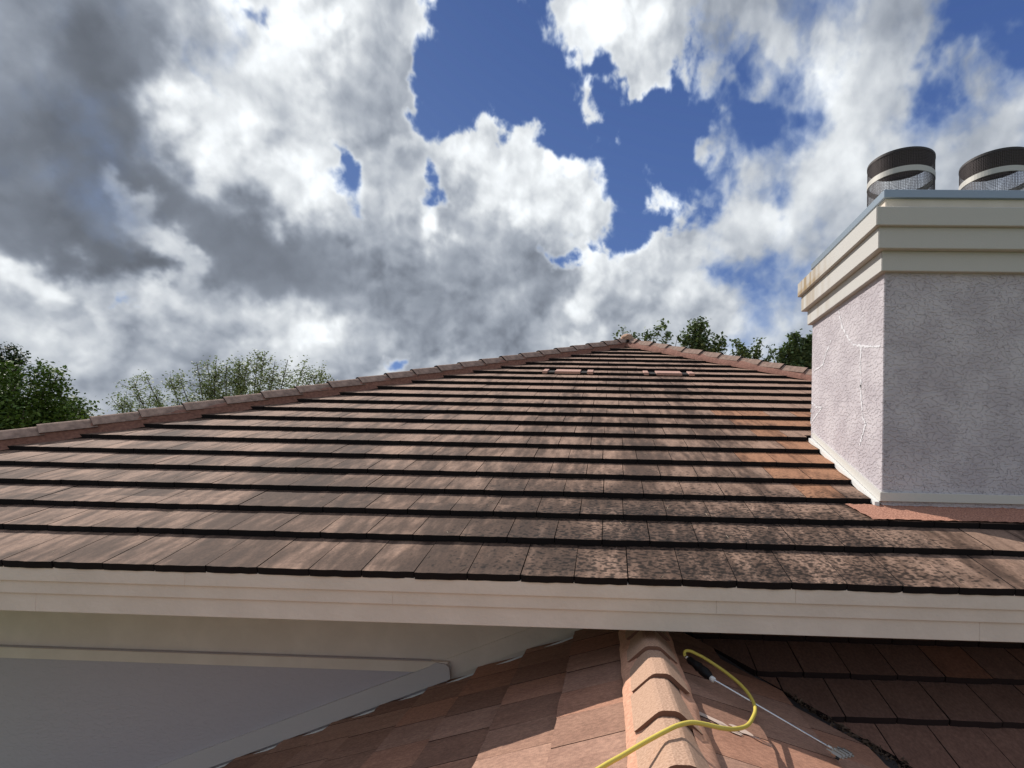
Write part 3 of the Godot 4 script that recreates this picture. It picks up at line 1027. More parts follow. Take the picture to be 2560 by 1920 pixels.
# ---------------------------------------------------------------- lower roof
func lower_roof():
	var gable := holder("gable_roof", house)
	var far := far_pair()
	var ridge_x := 0.265
	# slope falling to the left: rows by x, tiles along z
	var n := Vector3(-SN, CS, 0)
	var u := Vector3(CS, SN, 0)
	var e := 0.357 / CS
	for i in 13:
		var x := 0.135 - 0.357 * i
		var y := -1.0 - (ridge_x - x) * TS
		for j in range(-5, 13):
			var z := -2.87 + 0.30 * j + (0.15 if i % 2 else 0.0)
			var clips := [[shifted(rect(-4.19, -1, 9, 0.11 if i == 0 else 9.0), Vector2(z, 0)), true]]
			var tint: int = [0, 0, 1, 2, 3][rng.randi() % 5]
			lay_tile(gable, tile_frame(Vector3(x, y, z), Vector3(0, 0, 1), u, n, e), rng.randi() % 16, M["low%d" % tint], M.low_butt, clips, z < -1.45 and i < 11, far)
	# slope falling to the right, cut along the valley
	n = Vector3(SN, CS, 0)
	u = Vector3(-CS, SN, 0)
	for i in 12:
		var x := 0.395 + 0.357 * i
		var y := -1.0 - (x - ridge_x) * TS
		for j in range(-4, 15):
			var z := -2.72 + 0.30 * j + (0.15 if i % 2 else 0.0)      # right end of the tile; it runs towards -z
			# tile space: (x along -z, y up the slope). valley: z = x_plan - 4.67
			var rag := rng.randf_range(-0.012, 0.012)
			var clips := []
			if z - W < x - 4.67 + 0.5:
				clips.append([half_plane(Vector2(z - (x - 4.67 + clampf(0.012 + 0.05 * (x - 0.6), 0.015, 0.06) + rag), 0), Vector2(CS, 1), 1), true])
			if i == 0:
				clips.append([rect(-9, -1, 9, 0.11), true])
			if z < x - 4.67 - 0.5 or z > 1.2:
				continue
			var tint: int = [0, 1, 2, 3][rng.randi() % 4]
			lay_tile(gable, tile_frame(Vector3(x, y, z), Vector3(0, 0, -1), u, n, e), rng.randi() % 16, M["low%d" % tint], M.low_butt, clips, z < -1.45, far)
	# slope that faces the camera, right of the valley
	var face := holder("lower_roof", house)
	n = Vector3(0, CS, SN)
	u = Vector3(0, SN, -CS)
	for i in 9:
		var z := -4.05 + 0.337 * i
		var y := -2.76 - z * TS
		for j in range(-1, 17):
			var x := 0.70 + 0.302 * j + (0.13 if i % 2 == 0 else 0.0)
			var rag := rng.randf_range(-0.015, 0.015)
			if x + W < z + 4.67 - 0.4:
				continue
			var clips := []
			if x < z + 4.67 + 0.5:
				clips.append([half_plane(Vector2(z + 4.67 + clampf(0.012 + 0.05 * (z + 4.0), 0.015, 0.07) + rag - x, 0), Vector2(-CS, 1), -1), true])
			clips.append([shifted(rect(-9, -9, 9, 0.13 if i == 0 else 9.0), Vector2.ZERO), true])
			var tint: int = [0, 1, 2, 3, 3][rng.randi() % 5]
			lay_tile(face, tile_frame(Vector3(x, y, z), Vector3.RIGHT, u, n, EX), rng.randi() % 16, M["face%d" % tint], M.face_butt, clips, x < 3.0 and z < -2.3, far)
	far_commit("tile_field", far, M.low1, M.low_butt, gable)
	# felt below
	var st := begin()
	var dy := -0.085
	var yl := func(x: float) -> float: return -1.0 - absf(x - ridge_x) * TS + dy
	quad(st, Vector3(-4.5, yl.call(-4.5), -4.19), Vector3(ridge_x, -1.0 + dy, -4.19), Vector3(ridge_x, -1.0 + dy, 0.9), Vector3(-4.5, yl.call(-4.5), 0.9))
	quad(st, Vector3(ridge_x, -1.0 + dy, -4.19), Vector3(4.6, yl.call(4.6), -4.19), Vector3(4.6, yl.call(4.6), 0.9), Vector3(ridge_x, -1.0 + dy, 0.9))
	quad(st, Vector3(0.3, -2.76 + 4.19 * TS + dy, -4.19), Vector3(5.6, -2.76 + 4.19 * TS + dy, -4.19), Vector3(5.6, -2.76 + 1.2 * TS + dy, -1.2), Vector3(0.3, -2.76 + 1.2 * TS + dy, -1.2))
	obj("felt", st, M.deck, gable)
	# smears of white mortar beside the ridge
	var sr := RandomNumberGenerator.new()
	sr.seed = 8
	st = begin()
	for k in 5:
		var big := k < 3
		var cx := (sr.randf_range(0.50, 0.66) if big else sr.randf_range(0.60, 0.80))
		var cz := -2.60 + (cx - 0.5) * 0.5 + sr.randf_range(-0.05, 0.05)
		var lx := sr.randf_range(0.05, 0.10)
		var lz := sr.randf_range(0.014, 0.030)
		var ring := []
		for j in 12:
			var t := TAU * j / 12.0
			var rr := sr.randf_range(0.65, 1.15)
			var x := cx + cos(t) * lx * rr
			var z := cz + sin(t) * lz * rr + cos(t) * lx * 0.35
			var row := floorf((x - 0.395) / 0.357)
			var into := clampf(x - 0.395 - row * 0.357, 0.0, 0.357)
			var front := 0.395 + (row + 1.0) * 0.357
			var y := -1.0 - (front - ridge_x) * TS + (front - x) * (TS - TT / 0.357 * 1.02) + 0.0045
			ring.append(Vector3(x, y, z))
		for j in range(1, 11):
			tri(st, ring[0], ring[j], ring[j + 1])
	obj("mortar_smear", st, M.smear, gable)
	# metal valley
	st = begin()
	for s in [-1.0, 1.0]:
		var a := Vector3(0.46, 0, -4.21)
		var b := Vector3(3.4, 0, -1.27)
		var off := Vector3(0.075 * s, 0, -0.075 * s)
		var hv := func(p: Vector3) -> Vector3:
			var yy := -2.76 - p.z * TS if s > 0 else -1.0 - (p.x - ridge_x) * TS
			return Vector3(p.x, yy - 0.048, p.z)
		if s > 0:
			quad(st, hv.call(a), hv.call(a + off), hv.call(b + off), hv.call(b))
		else:
			quad(st, hv.call(a + off), hv.call(a), hv.call(b), hv.call(b + off))
	obj("valley", st, M.valley, house)
	# ridge caps over the gable
	cap_run("ridge", Vector3(ridge_x, -0.93, -3.03 + 0.405 * 8), Vector3(0, 0, -1), 11, 0.405, M.low_cap, M.low_cap_butt, M.low_mortar, 0.140, 0.168, 500, [])

# ---------------------------------------------------------------- chimney
func ring_box(st: SurfaceTool, o: float, y0: float, y1: float, bev: float):
	add_box(st, Vector3(2.0 - o, y0, -5.60 - o), Vector3(3.78 + o, y1, -4.15 + o), bev)

func chimney():
	var ch := holder("chimney", house)
	var st := begin()
	add_box(st, Vector3(2.0, -0.6, -5.60), Vector3(3.78, 1.51, -4.15), 0.006)
	obj("shaft", st, M.stucco, ch)
	# three stepped cornice bands; the flank is finely divided so that rust runs can be coloured in
	var rust := noise(91, 2.2, 4)
	var bands := [[0.036, 1.504, 1.6515], [0.083, 1.6515, 1.807], [0.112, 1.807, 1.942]]
	for k in 3:
		var b: Array = bands[k]
		st = begin()
		st.set_color(Color(0.58, 0.56, 0.52))
		ring_box(st, b[0], b[1], b[2], 0.004)
		var x: float = 2.0 - b[0] - 0.0015
		var nz := 60
		var ny := 5
		for i in nz:
			for j in ny:
				var q := []
				for e in [[0, 0], [1, 0], [1, 1], [0, 1]]:
					var z: float = lerpf(-5.595 - b[0], -4.155 + b[0], (i + e[0]) / float(nz))
					var y: float = lerpf(b[1] + 0.004, b[2] - 0.004, (j + e[1]) / float(ny))
					var far_end := smoothstep(-4.7, -5.65, z)
					var run := clampf(rust.get_noise_2d(z * 4.0, 7.0 + k) * 2.0 + 0.25, 0, 1) * far_end
					if k == 2:
						run = clampf(run + far_end * (0.25 + 0.5 * float(j + e[1] < 1.5)), 0, 1)
					run *= [0.45, 0.6, 1.0][k]
					q.append([Vector3(x, y, z), Color(0.60, 0.585, 0.55).lerp(Color(0.34, 0.235, 0.115), run * 0.95)])
				for t in [[0, 1, 2], [0, 2, 3]]:
					for v in t:
						st.set_color(q[v][1])
						st.add_vertex(q[v][0])
		obj("cornice_band", st, M.cornice, ch)
	st = begin()
	add_box(st, Vector3(2.004, 1.942, -5.59), Vector3(3.776, 2.06, -4.154), 0.006)
	obj("parapet", st, M.trim, ch)
	st = begin()
	add_box(st, Vector3(1.984, 2.052, -5.615), Vector3(3.796, 2.114, -4.132), 0.004)
	obj("metal_cap", st, M.tin, ch)
	# base bead on the front and down the flank
	st = begin()
	add_box(st, Vector3(1.979, -0.172, -4.15), Vector3(3.80, -0.106, -4.129), 0.003)
	obj("base_trim", st, M.base_trim, ch)
	st = begin()
	var ry := func(z: float) -> float: return Y0 + (-z - Z0) * TS
	add_slab(st, [Vector2(4.15, ry.call(-4.15) + 0.004), Vector2(5.52, ry.call(-5.52) + 0.01), Vector2(5.52, ry.call(-5.52) + 0.05), Vector2(4.15, ry.call(-4.15) + 0.072)], Vector3(1.980, 0, 0), Vector3(0, 0, -1), Vector3.UP, Vector3(0.022, 0, 0))
	obj("base_trim", st, M.base_trim, ch)
	# white pan flashing beside the flank, and the mortar apron in front
	st = begin()
	add_slab(st, [Vector2(4.14, ry.call(-4.14) - 0.03), Vector2(5.5, ry.call(-5.5) - 0.03), Vector2(5.5, ry.call(-5.5) + 0.004), Vector2(4.14, ry.call(-4.14) + 0.004)], Vector3(1.944, 0, 0), Vector3(0, 0, -1), Vector3.UP, Vector3(0.034, 0, 0))
	obj("pan_flashing", st, M.white_tin, ch)
	st = begin()
	st.set_smooth_group(0)
	var nn := noise(95, 9.0, 3)
	var d0 := course(2)
	var ax0 := 1.74
	var nx := 110
	var nd := 12
	for i in nx:
		for j in nd:
			var q := []
			for e in [[0, 0], [1, 0], [1, 1], [0, 1]]:
				var fx: float = (i + e[0]) / float(nx)
				var fd: float = (j + e[1]) / float(nd)
				var x := lerpf(ax0 + (1.0 - fd) * 0.06, 3.95, fx)
				var dd := d0 + 0.004 + fd * 0.318 + (nn.get_noise_2d(x * 1.5, 40.0) * 0.006 if j + e[1] == 0 else 0.0)
				var p := roof_point(x, dd, 0.013 - fd * TT * 0.9 + nn.get_noise_2d(x * 2.0, dd * 2.0) * 0.008)
				q.append(p)
			quad(st, q[3], q[2], q[1], q[0])
	obj("apron_flashing", st, M.apron, ch)
	# caulked cracks on the sunny flank
	var r := RandomNumberGenerator.new()
	r.seed = 12
	var cracks := [
		[[-4.956, 1.463], [-4.891, 1.305], [-4.785, 1.191], [-4.656, 1.088], [-4.511, 1.044], [-4.35, 1.005], [-4.179, 0.968]],
		[[-4.51, 1.032], [-4.526, 0.896], [-4.509, 0.743], [-4.52, 0.707], [-4.488, 0.55], [-4.472, 0.467], [-4.416, 0.418], [-4.468, 0.335], [-4.535, 0.238]],
		[[-5.124, 1.234], [-5.239, 1.133], [-5.305, 1.045], [-5.564, 1.023]],
		[[-5.585, 0.723], [-5.45, 0.665], [-5.312, 0.645], [-5.42, 0.60], [-5.58, 0.533]],
		[[-5.591, 0.66], [-5.588, 0.50]],
	]
	for c in cracks:
		st = begin()
		var pts := []
		for k in c.size() - 1:
			for s in 9:
				var t := s / 9.0
				pts.append(Vector2(lerpf(c[k][0], c[k + 1][0], t), lerpf(c[k][1], c[k + 1][1], t)) + Vector2(r.randf_range(-0.007, 0.007), r.randf_range(-0.005, 0.005)))
		var L := []
		var R := []
		for k in pts.size():
			var d: Vector2 = (pts[mini(k + 1, pts.size() - 1)] - pts[maxi(k - 1, 0)]).normalized()
			var wd := r.randf_range(0.002, 0.012) * (1.5 if r.randf() < 0.15 else 1.0)
			var p: Vector2 = pts[k]
			L.append(Vector3(1.9976, p.y + d.x * wd, p.x - d.y * wd))
			R.append(Vector3(1.9976, p.y - d.x * wd, p.x + d.y * wd))
		for k in pts.size() - 1:
			if r.randf() < 0.88:
				quad(st, L[k], L[k + 1], R[k + 1], R[k])
		obj("caulked_crack", st, M.caulk, ch)
	flue_caps()

func add_ring(st: SurfaceTool, c: Vector3, r0: float, r1: float, y0: float, y1: float, seg := 64):
	for i in seg:
		var a := TAU * i / seg
		var b := TAU * (i + 1) / seg
		var da := Vector3(cos(a), 0, sin(a))
		var db := Vector3(cos(b), 0, sin(b))
		var l := Vector3(0, y0, 0)
		var h := Vector3(0, y1, 0)
		quad(st, c + da * r1 + h, c + db * r1 + h, c + db * r1 + l, c + da * r1 + l)
		quad(st, c + db * r0 + h, c + da * r0 + h, c + da * r0 + l, c + db * r0 + l)
		quad(st, c + da * r0 + h, c + db * r0 + h, c + db * r1 + h, c + da * r1 + h)
		quad(st, c + da * r1 + l, c + db * r1 + l, c + db * r0 + l, c + da * r0 + l)

func flue_caps():
	var rad := 0.258
	var top := 0.612
	var cap := Node3D.new()
	cap.name = "flue_cap"
	var st := begin()
	var nv := 126
	var w := 0.0009
	for i in nv:
		var a := TAU * i / nv
		var x := Vector3(cos(a), 0, sin(a))
		var t := Vector3(-sin(a), 0, cos(a))
		add_box(st, Vector3(-w, 0.0, -w), Vector3(w, top, w), 0.0, Transform3D(Basis(t, Vector3.UP, x), x * rad))
	var y := 0.012
	while y < top:
		add_ring(st, Vector3.ZERO, rad - w, rad + w, y - w, y + w, 63)
		y += 0.0129
	obj("screen", st, M.wire, cap)
	st = begin()
	add_ring(st, Vector3.ZERO, 0.0, rad + 0.004, top, top + 0.006)
	add_ring(st, Vector3.ZERO, rad + 0.0015, rad + 0.004, top - 0.014, top)
	obj("lid", st, M.soot_tin, cap)
	st = begin()
	add_ring(st, Vector3.ZERO, rad - 0.0035, rad - 0.002, 0.420, 0.466)
	add_ring(st, Vector3.ZERO, rad + 0.0015, rad + 0.004, 0.420, 0.466)
	obj("band", st, M.band, cap)
	st = begin()
	add_ring(st, Vector3.ZERO, 0.150, 0.153, -0.05, 0.30)
	add_ring(st, Vector3.ZERO, 0.0, 0.148, 0.04, 0.045)
	obj("flue_pipe", st, M.tin, cap)
	cap.position = Vector3(2.488, 2.114, -4.90)
	house.add_child(cap, true)
	var two := cap.duplicate()
	two.position.x = 3.29
	two.rotation.y = 0.6
	two.name = "flue_cap"
	house.add_child(two, true)

# ---------------------------------------------------------------- loose things on the roof
func wand_and_hose():
	var rear := Vector3(0.475, -1.041, -3.176)
	var collar := Vector3(0.573, -1.075, -2.976)
	var tip := Vector3(1.071, -1.279, -2.713)
	var coup := Vector3(1.110, -1.295, -2.692)
	var wand := thing("spray_wand", "pressure washer wand with black grip and long bright steel lance on the shaded tiles", "spray wand", rear)
	var at := func(p: Vector3) -> Vector3: return p - rear
	var ax := (collar - rear).normalized()
	var st := begin()
	st.set_smooth_group(0)
	var L := (collar - rear).length()
	var prof := [[0.0, 0.012], [0.03, 0.018], [0.10, 0.021], [0.22, 0.019], [0.34, 0.022], [0.46, 0.027], [0.52, 0.021], [0.60, 0.025], [0.74, 0.027], [0.88, 0.022], [0.96, 0.016], [1.0, 0.012]]
	var pts := []
	var rad := []
	for q in prof:
		pts.append(ax * L * q[0] * 0.97 + Vector3(0, 0.004 * sin(q[0] * PI), 0))
		rad.append(q[1])
	add_tube(st, pts, rad, 14)
	obj("grip", st, M.black, wand)
	st = begin()
	var down := Vector3(0.10, -0.6, 0.5).normalized()
	add_tube(st, [ax * L * 0.38, ax * L * 0.42 + down * 0.030, ax * L * 0.58 + down * 0.032, ax * L * 0.66], [0.005, 0.006, 0.006, 0.005], 8)
	obj("trigger_guard", st, M.black, wand)
	st = begin()
	st.set_smooth_group(0)
	add_tube(st, [ax * (L - 0.012), ax * (L - 0.010), ax * (L + 0.010), ax * (L + 0.014)], [0.010, 0.0145, 0.0145, 0.009], 14)
	obj("collar", st, M.white_tin, wand)
	var lx := (tip - collar).normalized()
	st = begin()
	st.set_smooth_group(0)
	add_tube(st, [at.call(collar) + ax * 0.01, at.call(collar) + lx * 0.03, at.call(tip)], [0.0062, 0.0062, 0.0062], 12)
	obj("lance", st, M.steel, wand)
	st = begin()
	var tp: Vector3 = at.call(tip)
	add_tube(st, [tp - lx * 0.006, tp - lx * 0.004, tp + lx * 0.014, tp + lx * 0.016, tp + lx * 0.022, tp + lx * 0.024, tp + lx * 0.044, tp + lx * 0.046], [0.007, 0.0105, 0.0105, 0.008, 0.008, 0.0125, 0.0125, 0.007], 12)
	obj("coupler", st, M.chrome, wand)
	# rack of spare tips clipped across the end of the lance
	var across := (Vector3(-0.10, 0.05, 0.20)).normalized()
	var mid: Vector3 = at.call(coup)
	st = begin()
	add_box(st, Vector3(-0.075, -0.004, -0.009), Vector3(0.125, 0.004, 0.009), 0.002, Transform3D(Basis(across, across.cross(lx).normalized(), lx), mid + lx * 0.004))
	obj("tip_rack", st, M.black, wand)
	for k in 4:
		st = begin()
		var c := mid + across * (-0.062 + 0.052 * k) + lx * (0.022 - 0.012 * k) + Vector3(0, 0.010, 0)
		add_tube(st, [c - lx * 0.032, c - lx * 0.022, c - lx * 0.021, c - lx * 0.010, c - lx * 0.008, c + lx * 0.034, c + lx * 0.037, c + lx * 0.045], [0.004, 0.004, 0.006, 0.006, 0.0125, 0.0125, 0.007, 0.005], 6)
		obj("spray_tip", st, M.nozzle, wand)
	st = begin()
	add_tube(st, [Vector3.ZERO, -ax * 0.012, -ax * 0.014, -ax * 0.026], [0.008, 0.008, 0.0105, 0.0105], 6)
	obj("hose_fitting", st, M.chrome, wand)

	var hose_pts := [Vector3(0.4625, -1.0365, -3.202), Vector3(0.458, -1.025, -3.222), Vector3(0.468, -1.014, -3.236), Vector3(0.495, -1.016, -3.240), Vector3(0.530, -1.030, -3.238), Vector3(0.580, -1.052, -3.226), Vector3(0.665, -1.092, -3.165), Vector3(0.733, -1.124, -3.057), Vector3(0.757, -1.139, -2.930), Vector3(0.737, -1.128, -2.755), Vector3(0.672, -1.088, -2.552), Vector3(0.598, -1.040, -2.362), Vector3(0.519, -0.996, -2.230), Vector3(0.450, -0.952, -2.135), Vector3(0.384, -0.928, -2.106), Vector3(0.329, -0.914, -2.086), Vector3(0.277, -0.910, -2.052), Vector3(0.227, -0.914, -2.012), Vector3(0.147, -0.932, -1.958), Vector3(0.070, -0.950, -1.900), Vector3(0.004, -0.962, -1.846), Vector3(-0.082, -0.985, -1.775), Vector3(-0.30, -1.06, -1.60), Vector3(-0.60, -1.25, -1.45), Vector3(-0.9, -1.42, -1.1)]
	var curve := Curve3D.new()
	for k in hose_pts.size():
		var d: Vector3 = (hose_pts[mini(k + 1, hose_pts.size() - 1)] - hose_pts[maxi(k - 1, 0)]) / 6.0
		curve.add_point(hose_pts[k], -d, d)
	curve.bake_interval = 0.008
	var bp := curve.get_baked_points()
	var p := []
	var r := []
	for q in bp:
		p.append(q - hose_pts[0])
		r.append(0.0088)
	st = begin()
	st.set_smooth_group(0)
	add_tube(st, p, r, 12)
	var h := obj("hose", st, M.hose)
	h.position = hose_pts[0]
	tag(h, "yellow rubber hose looping from the wand over the lower ridge caps", "hose")

func litter():
	var r := RandomNumberGenerator.new()
	r.seed = 71
	var st := begin()
	for k in 650:
		var t := r.randf()
		t = pow(t, 0.8)
		var x := lerpf(1.12, 2.05, t) + r.randfn(0, 0.030) * (0.4 + t)
		var z := x - 4.67 + r.randfn(0.0, 0.030) * (0.4 + t)
		var y := maxf(-2.76 - z * TS, -1.0 - (x - 0.265) * TS) - 0.018 + r.randf() * 0.03
		var c := Vector3(x, y, z)
		var l := r.randf_range(0.006, 0.022)
		var a := Vector3(r.randfn(), r.randfn() * 0.5, r.randfn()).normalized()
		var b := a.cross(Vector3(r.randfn(), r.randfn(), r.randfn())).normalized() * (l * r.randf_range(0.12, 0.5))
		var v := r.randf_range(0.4, 1.3)
		st.set_color(Color(0.15 * v, 0.105 * v, 0.075 * v))
		quad(st, c - a * l, c + b, c + a * l, c - b)
		quad(st, c - a * l, c + b + Vector3(0, 0.004, 0), c + a * l, c - b)
	var o := obj("leaf_litter", st, M.litter, self, "stuff")
	tag(o, "dark leaf litter and twigs packed in the roof valley right of the hose", "leaf litter")
	# a few needles and flecks on the upper courses
	st = begin()
	for k in 150:
		var x := r.randf_range(-4.0, 3.4)
		var row := r.randi() % 13
		var d := course(row) + r.randf_range(0.01, 0.3)
		var fd := (d - course(row)) / EX
		var c := roof_point(x, d, 0.004 - fd * TT)
		if x > 1.7 and c.z < -3.8 and c.z > -5.9:
			continue
		var l := r.randf_range(0.006, 0.03) if k % 4 else r.randf_range(0.03, 0.06)
		var th := r.randf() * TAU
		var a := (Vector3.RIGHT * cos(th) + Vector3(0, SN, -CS) * sin(th)) * l
		var b := (Vector3.RIGHT * -sin(th) + Vector3(0, SN, -CS) * cos(th)) * 0.0016
		var up := Vector3(0, 0.003, 0)
		var v := r.randf_range(0.5, 1.0)
		st.set_color(Color(0.62 * v, 0.52 * v, 0.40 * v))
		quad(st, c - a, c + b + up, c + a, c - b + up)
	o = obj("needle_litter", st, M.litter, self, "stuff")
	tag(o, "pale dry needles and flecks scattered over the upper roof tiles", "roof debris")

# ---------------------------------------------------------------- trees
func tree(called: String, label: String, base: Vector3, fork: Vector3, tips: Array, o: Dictionary):
	var r := RandomNumberGenerator.new()
	r.seed = o.seed
	var t := thing(called, label, "tree", base, "trees behind the roof")
	var wood := begin()
	var leaf := begin()
	var trunk := []
	var tr := []
	for k in 9:
		var f := k / 8.0
		trunk.append(base.lerp(fork, f) - base + Vector3(sin(f * 5.0 + o.seed) * 0.12, 0, cos(f * 4.0 + o.seed) * 0.12) * f * (1.0 - f) * 4.0)
		tr.append(lerpf(o.trunk, o.trunk * 0.5, f))
	add_tube(wood, trunk, tr, 9)
	var ends := []
	for tip in tips:
		var b: Vector3 = fork.lerp(tip, 0.55) + Vector3(r.randf_range(-0.3, 0.3), -absf((tip - fork).x) * 0.22, r.randf_range(-0.3, 0.3))
		var pts := []
		var rad := []
		for k in 9:
			var f := k / 8.0
			var p := fork.lerp(b, f).lerp(b.lerp(tip, f), f)
			pts.append(p - base)
			rad.append(lerpf(o.trunk * 0.34, 0.008, sqrt(f)))
		add_tube(wood, pts, rad, 6)
		ends.append([pts[8], (pts[8] - pts[6]).normalized()])
		for m in int(o.twigs):
			var f := r.randf_range(o.from, 0.98)
			var i := int(f * 8.0)
			var s: Vector3 = pts[i].lerp(pts[mini(i + 1, 8)], f * 8.0 - i)
			var dir := Vector3(r.randfn(0, 1), r.randfn(o.lift, 0.6), r.randfn(0, 1)).normalized()
			var l: float = o.reach * r.randf_range(0.4, 1.0) * (1.15 - 0.55 * f)
			var e := s + dir * l
			var md := s.lerp(e, 0.5) + Vector3(0, -0.04, 0)
			add_tube(wood, [s, md, e], [0.011, 0.008, 0.004], 4, false)
			ends.append([e, dir])
			ends.append([md, dir])
	for e in ends:
		for m in int(o.leaves):
			var c: Vector3 = e[0] - e[1] * r.randf_range(-0.06, 0.26) * o.reach + Vector3(r.randfn(), r.randfn(), r.randfn()) * o.spray
			var l: float = o.leaf * r.randf_range(0.6, 1.15)
			var a: Vector3 = (e[1] * 0.5 + Vector3(r.randfn(), r.randfn() * 0.6, r.randfn()) * 0.8).normalized()
			var b := a.cross(Vector3(r.randfn() * 0.6, 1.0, r.randfn() * 0.6)).normalized()
			var bend := Vector3(0, -0.12 * l, 0)
			var v := r.randf_range(0.6, 1.35)
			var col: Color = o.c1.lerp(o.c2, r.randf())
			leaf.set_color(Color(col.r * v, col.g * v, col.b * v))
			var p0 := c - a * l * 0.5
			var p1 := c + a * l * 0.5 + bend
			tri(leaf, p0, c + b * l * 0.30, p1)
			tri(leaf, p0, p1, c - b * l * 0.30)
	obj("trunk", wood, M.bark, t)
	obj("crown", leaf, M.leaf, t, "stuff")

func blob_tips(r: RandomNumberGenerator, c: Vector3, e: Vector3, n: int) -> Array:
	var out := []
	for k in n:
		var v := Vector3(r.randfn(), r.randfn(), r.randfn()).normalized()
		v.y = absf(v.y) * 1.0 - 0.25
		out.append(c + v * e * r.randf_range(0.72, 1.04))
	return out

func trees():
	var r := RandomNumberGenerator.new()
	r.seed = 3
	# dense dark tree at the left edge
	var tips := blob_tips(r, Vector3(-14.9, 0.55, -13.6), Vector3(2.05, 1.75, 1.8), 74)
	tips.append_array([Vector3(-13.76, 2.20, -13.0), Vector3(-13.45, 2.12, -13.0), Vector3(-13.24, 2.05, -13.0), Vector3(-13.15, 1.75, -13.0), Vector3(-12.80, 1.50, -13.0), Vector3(-12.55, 1.20, -13.0), Vector3(-14.31, 2.12, -13.0), Vector3(-14.66, 2.18, -13.0)])
	tree("broadleaf_tree", "dense dark green tree at the left edge above the hip caps", Vector3(-15.0, GROUND, -13.8), Vector3(-14.9, -1.4, -13.7), tips, {seed = 21, trunk = 0.22, twigs = 7, from = 0.55, lift = 0.4, reach = 0.55, leaves = 60, spray = 0.13, leaf = 0.105, c1 = Color(0.062, 0.115, 0.022), c2 = Color(0.16, 0.225, 0.052)})
	# taller sprigs behind it
	tree("oak_tree", "taller sparse tree top with dark limbs behind the dense left tree", Vector3(-20.6, GROUND, -18.6), Vector3(-20.2, 0.6, -18.2), [Vector3(-20.25, 3.80, -18.1), Vector3(-20.5, 3.72, -18.1), Vector3(-19.95, 3.70, -18.1), Vector3(-19.76, 3.58, -18.1), Vector3(-20.43, 3.56, -18.1), Vector3(-19.85, 3.30, -18.1), Vector3(-20.8, 3.6, -18.4), Vector3(-21.2, 3.3, -18.6)], {seed = 24, trunk = 0.34, twigs = 9, from = 0.55, lift = 0.3, reach = 0.55, leaves = 20, spray = 0.10, leaf = 0.12, c1 = Color(0.028, 0.052, 0.018), c2 = Color(0.065, 0.095, 0.03)})
	# feathery olive tree beyond the left hip
	var ol := [Vector3(-14.88, 2.50, -17), Vector3(-14.48, 2.64, -17), Vector3(-13.74, 2.62, -17), Vector3(-13.44, 2.70, -17), Vector3(-12.88, 3.12, -17), Vector3(-12.56, 3.18, -17), Vector3(-12.26, 3.20, -17), Vector3(-11.94, 3.02, -17), Vector3(-11.53, 3.25, -17), Vector3(-11.23, 3.22, -17), Vector3(-10.96, 3.32, -17), Vector3(-10.72, 3.48, -17), Vector3(-10.39, 3.18, -17), Vector3(-9.99, 3.24, -17), Vector3(-9.51, 3.00, -17), Vector3(-9.15, 2.88, -17), Vector3(-8.84, 2.88, -17), Vector3(-8.58, 2.70, -17), Vector3(-15.38, 1.86, -17), Vector3(-15.14, 1.86, -17), Vector3(-14.2, 1.8, -17.3), Vector3(-13.2, 2.0, -17.3), Vector3(-12.2, 2.2, -17.4), Vector3(-11.2, 2.3, -17.4), Vector3(-10.2, 2.2, -17.4), Vector3(-9.4, 2.1, -17.3), Vector3(-12.7, 2.5, -17.2), Vector3(-11.6, 2.6, -17.2), Vector3(-10.6, 2.6, -17.2)]
	tree("olive_tree", "feathery pale olive green tree rising beyond the left hip", Vector3(-11.8, GROUND, -17.4), Vector3(-11.8, -2.2, -17.3), ol, {seed = 31, trunk = 0.2, twigs = 40, from = 0.35, lift = 0.7, reach = 0.75, leaves = 19, spray = 0.09, leaf = 0.085, c1 = Color(0.25, 0.295, 0.135), c2 = Color(0.42, 0.46, 0.24)})
	# leafy tops behind the right hip
	var kinds := [
		["leafy_tree", "first sparse leafy treetop just right of the roof apex", Vector3(1.2, GROUND, -21), [Vector3(0.42, 5.38, -21), Vector3(0.18, 5.06, -21), Vector3(0.69, 5.12, -21), Vector3(0.88, 5.14, -21), Vector3(1.41, 5.28, -21), Vector3(1.52, 5.14, -21), Vector3(1.89, 5.58, -21), Vector3(1.67, 5.30, -21), Vector3(2.16, 5.20, -21), Vector3(2.52, 5.12, -21), Vector3(2.0, 5.0, -21)]],
		["leafy_tree", "tallest open leafy treetop behind the middle of the right hip", Vector3(3.3, GROUND, -21), [Vector3(2.72, 5.28, -21), Vector3(2.98, 5.64, -21), Vector3(3.35, 5.74, -21), Vector3(3.44, 5.76, -21), Vector3(3.72, 5.36, -21), Vector3(4.00, 5.10, -21), Vector3(4.19, 4.96, -21), Vector3(3.19, 5.42, -21), Vector3(3.5, 5.1, -21), Vector3(3.0, 5.0, -21)]],
		["leafy_tree", "low thin leafy treetop between the tallest one and the chimney", Vector3(5.2, GROUND, -21), [Vector3(4.65, 5.04, -21), Vector3(4.76, 4.88, -21), Vector3(5.13, 4.68, -21), Vector3(5.58, 5.04, -21), Vector3(5.93, 4.76, -21), Vector3(5.5, 4.7, -21)]],
		["leafy_tree", "dense leafy treetop touching the left edge of the chimney", Vector3(7.0, GROUND, -21), [Vector3(6.58, 4.95, -21), Vector3(6.88, 5.25, -21), Vector3(7.03, 5.22, -21), Vector3(7.42, 5.25, -21), Vector3(7.39, 5.0, -21), Vector3(6.39, 4.72, -21), Vector3(7.1, 4.8, -21), Vector3(6.8, 4.7, -21), Vector3(7.7, 5.1, -21), Vector3(8.1, 5.2, -21), Vector3(7.6, 4.6, -21)]],
	]
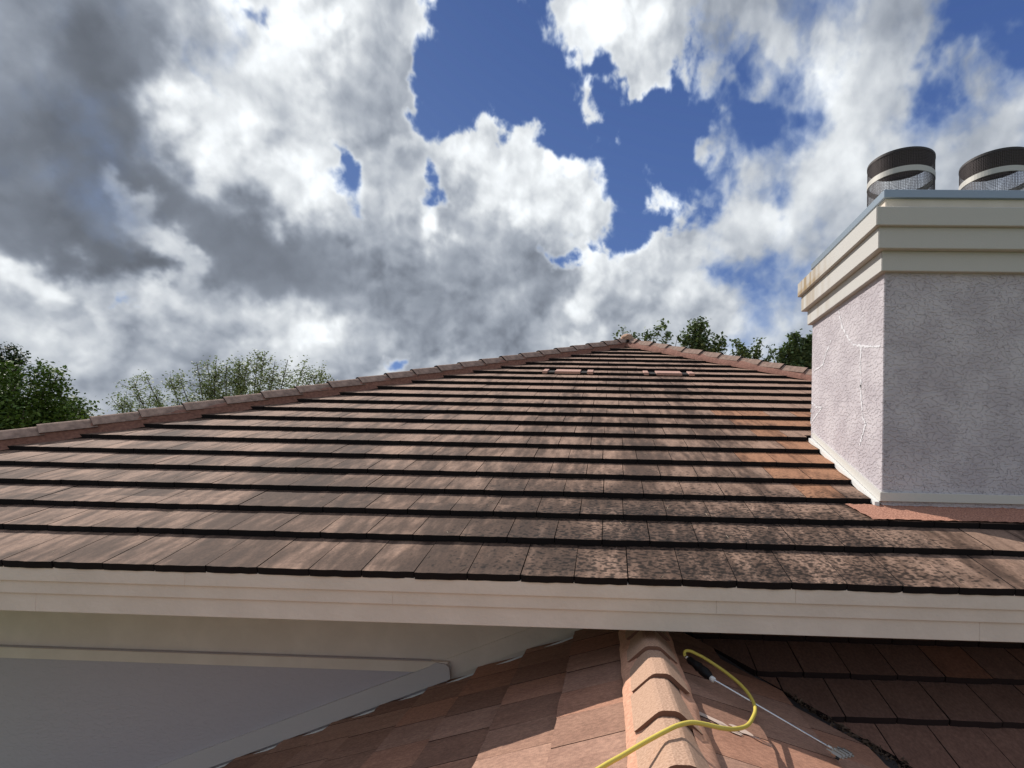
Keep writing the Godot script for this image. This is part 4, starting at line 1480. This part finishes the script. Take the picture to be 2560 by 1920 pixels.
	for k in 4:
		var q: Array = kinds[k]
		tree(q[0], q[1], q[2], q[2] + Vector3(0, 8.6, 0), q[3], {seed = 50 + k, trunk = 0.16, twigs = [6, 11, 10, 16][k], from = 0.5, lift = 0.6, reach = 0.5, leaves = [13, 17, 14, 22][k], spray = 0.09, leaf = 0.165, c1 = Color(0.11, 0.16, 0.075), c2 = Color(0.22, 0.28, 0.125)})

# ----------------------------------------------------------------
func _ready():
	rng.seed = 20240611
	var cam := Camera3D.new()
	cam.name = "camera"
	cam.projection = Camera3D.PROJECTION_FRUSTUM
	cam.near = 0.1
	cam.far = 5000.0
	cam.size = 0.13710
	cam.frustum_offset = Vector2(-0.013831, 0.013471)
	cam.transform = Transform3D(Basis(Vector3(0.99922, 0.02224, -0.03226), Vector3(-0.02156, 0.99954, 0.02133), Vector3(0.03272, -0.02061, 0.99925)).orthonormalized(), Vector3.ZERO)
	add_child(cam)
	cam.current = true
	var env := Environment.new()
	env.background_mode = Environment.BG_SKY
	env.tonemap_mode = Environment.TONE_MAPPER_LINEAR
	env.tonemap_exposure = 1.2
	env.sdfgi_enabled = true
	env.ssao_enabled = true
	env.ssil_enabled = true
	var pano := PanoramaSkyMaterial.new()
	pano.panorama = ImageTexture.create_from_image(cloud_sky())
	env.sky = Sky.new()
	env.sky.sky_material = pano
	var we := WorldEnvironment.new()
	we.name = "world"
	we.environment = env
	add_child(we)
	var sun := DirectionalLight3D.new()
	sun.name = "sun"
	sun.light_energy = 1.3
	sun.light_color = Color(1.0, 0.975, 0.945)
	sun.light_angular_distance = 0.5
	sun.shadow_enabled = true
	add_child(sun)
	sun.look_at_from_position(Vector3(-1.3, 1.54, -1.0) * 20.0, Vector3.ZERO, Vector3.UP)

	materials()
	mat("soot_tin", rgb(74, 70, 70), 0.6, 0.4)
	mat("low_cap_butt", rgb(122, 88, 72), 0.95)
	M.wall_stucco_trim = M.wall_stucco.duplicate()
	M.wall_stucco_trim.albedo_color = rgb(200, 193, 190)
	M.wall_stucco_trim.normal_scale = 0.1

	var st := begin()
	quad(st, Vector3(-1500, GROUND, -1500), Vector3(1500, GROUND, -1500), Vector3(1500, GROUND, 1500), Vector3(-1500, GROUND, 1500))
	var g := obj("ground", st, M.grass, self, "structure")
	tag(g, "flat grass ground around the house", "ground")

	house = thing("house", "stucco house with weathered concrete tile hip roof and a square chimney", "house")
	upper_roof()
	hips()
	eaves_and_walls()
	lower_roof()
	chimney()
	wand_and_hose()
	litter()
	trees()
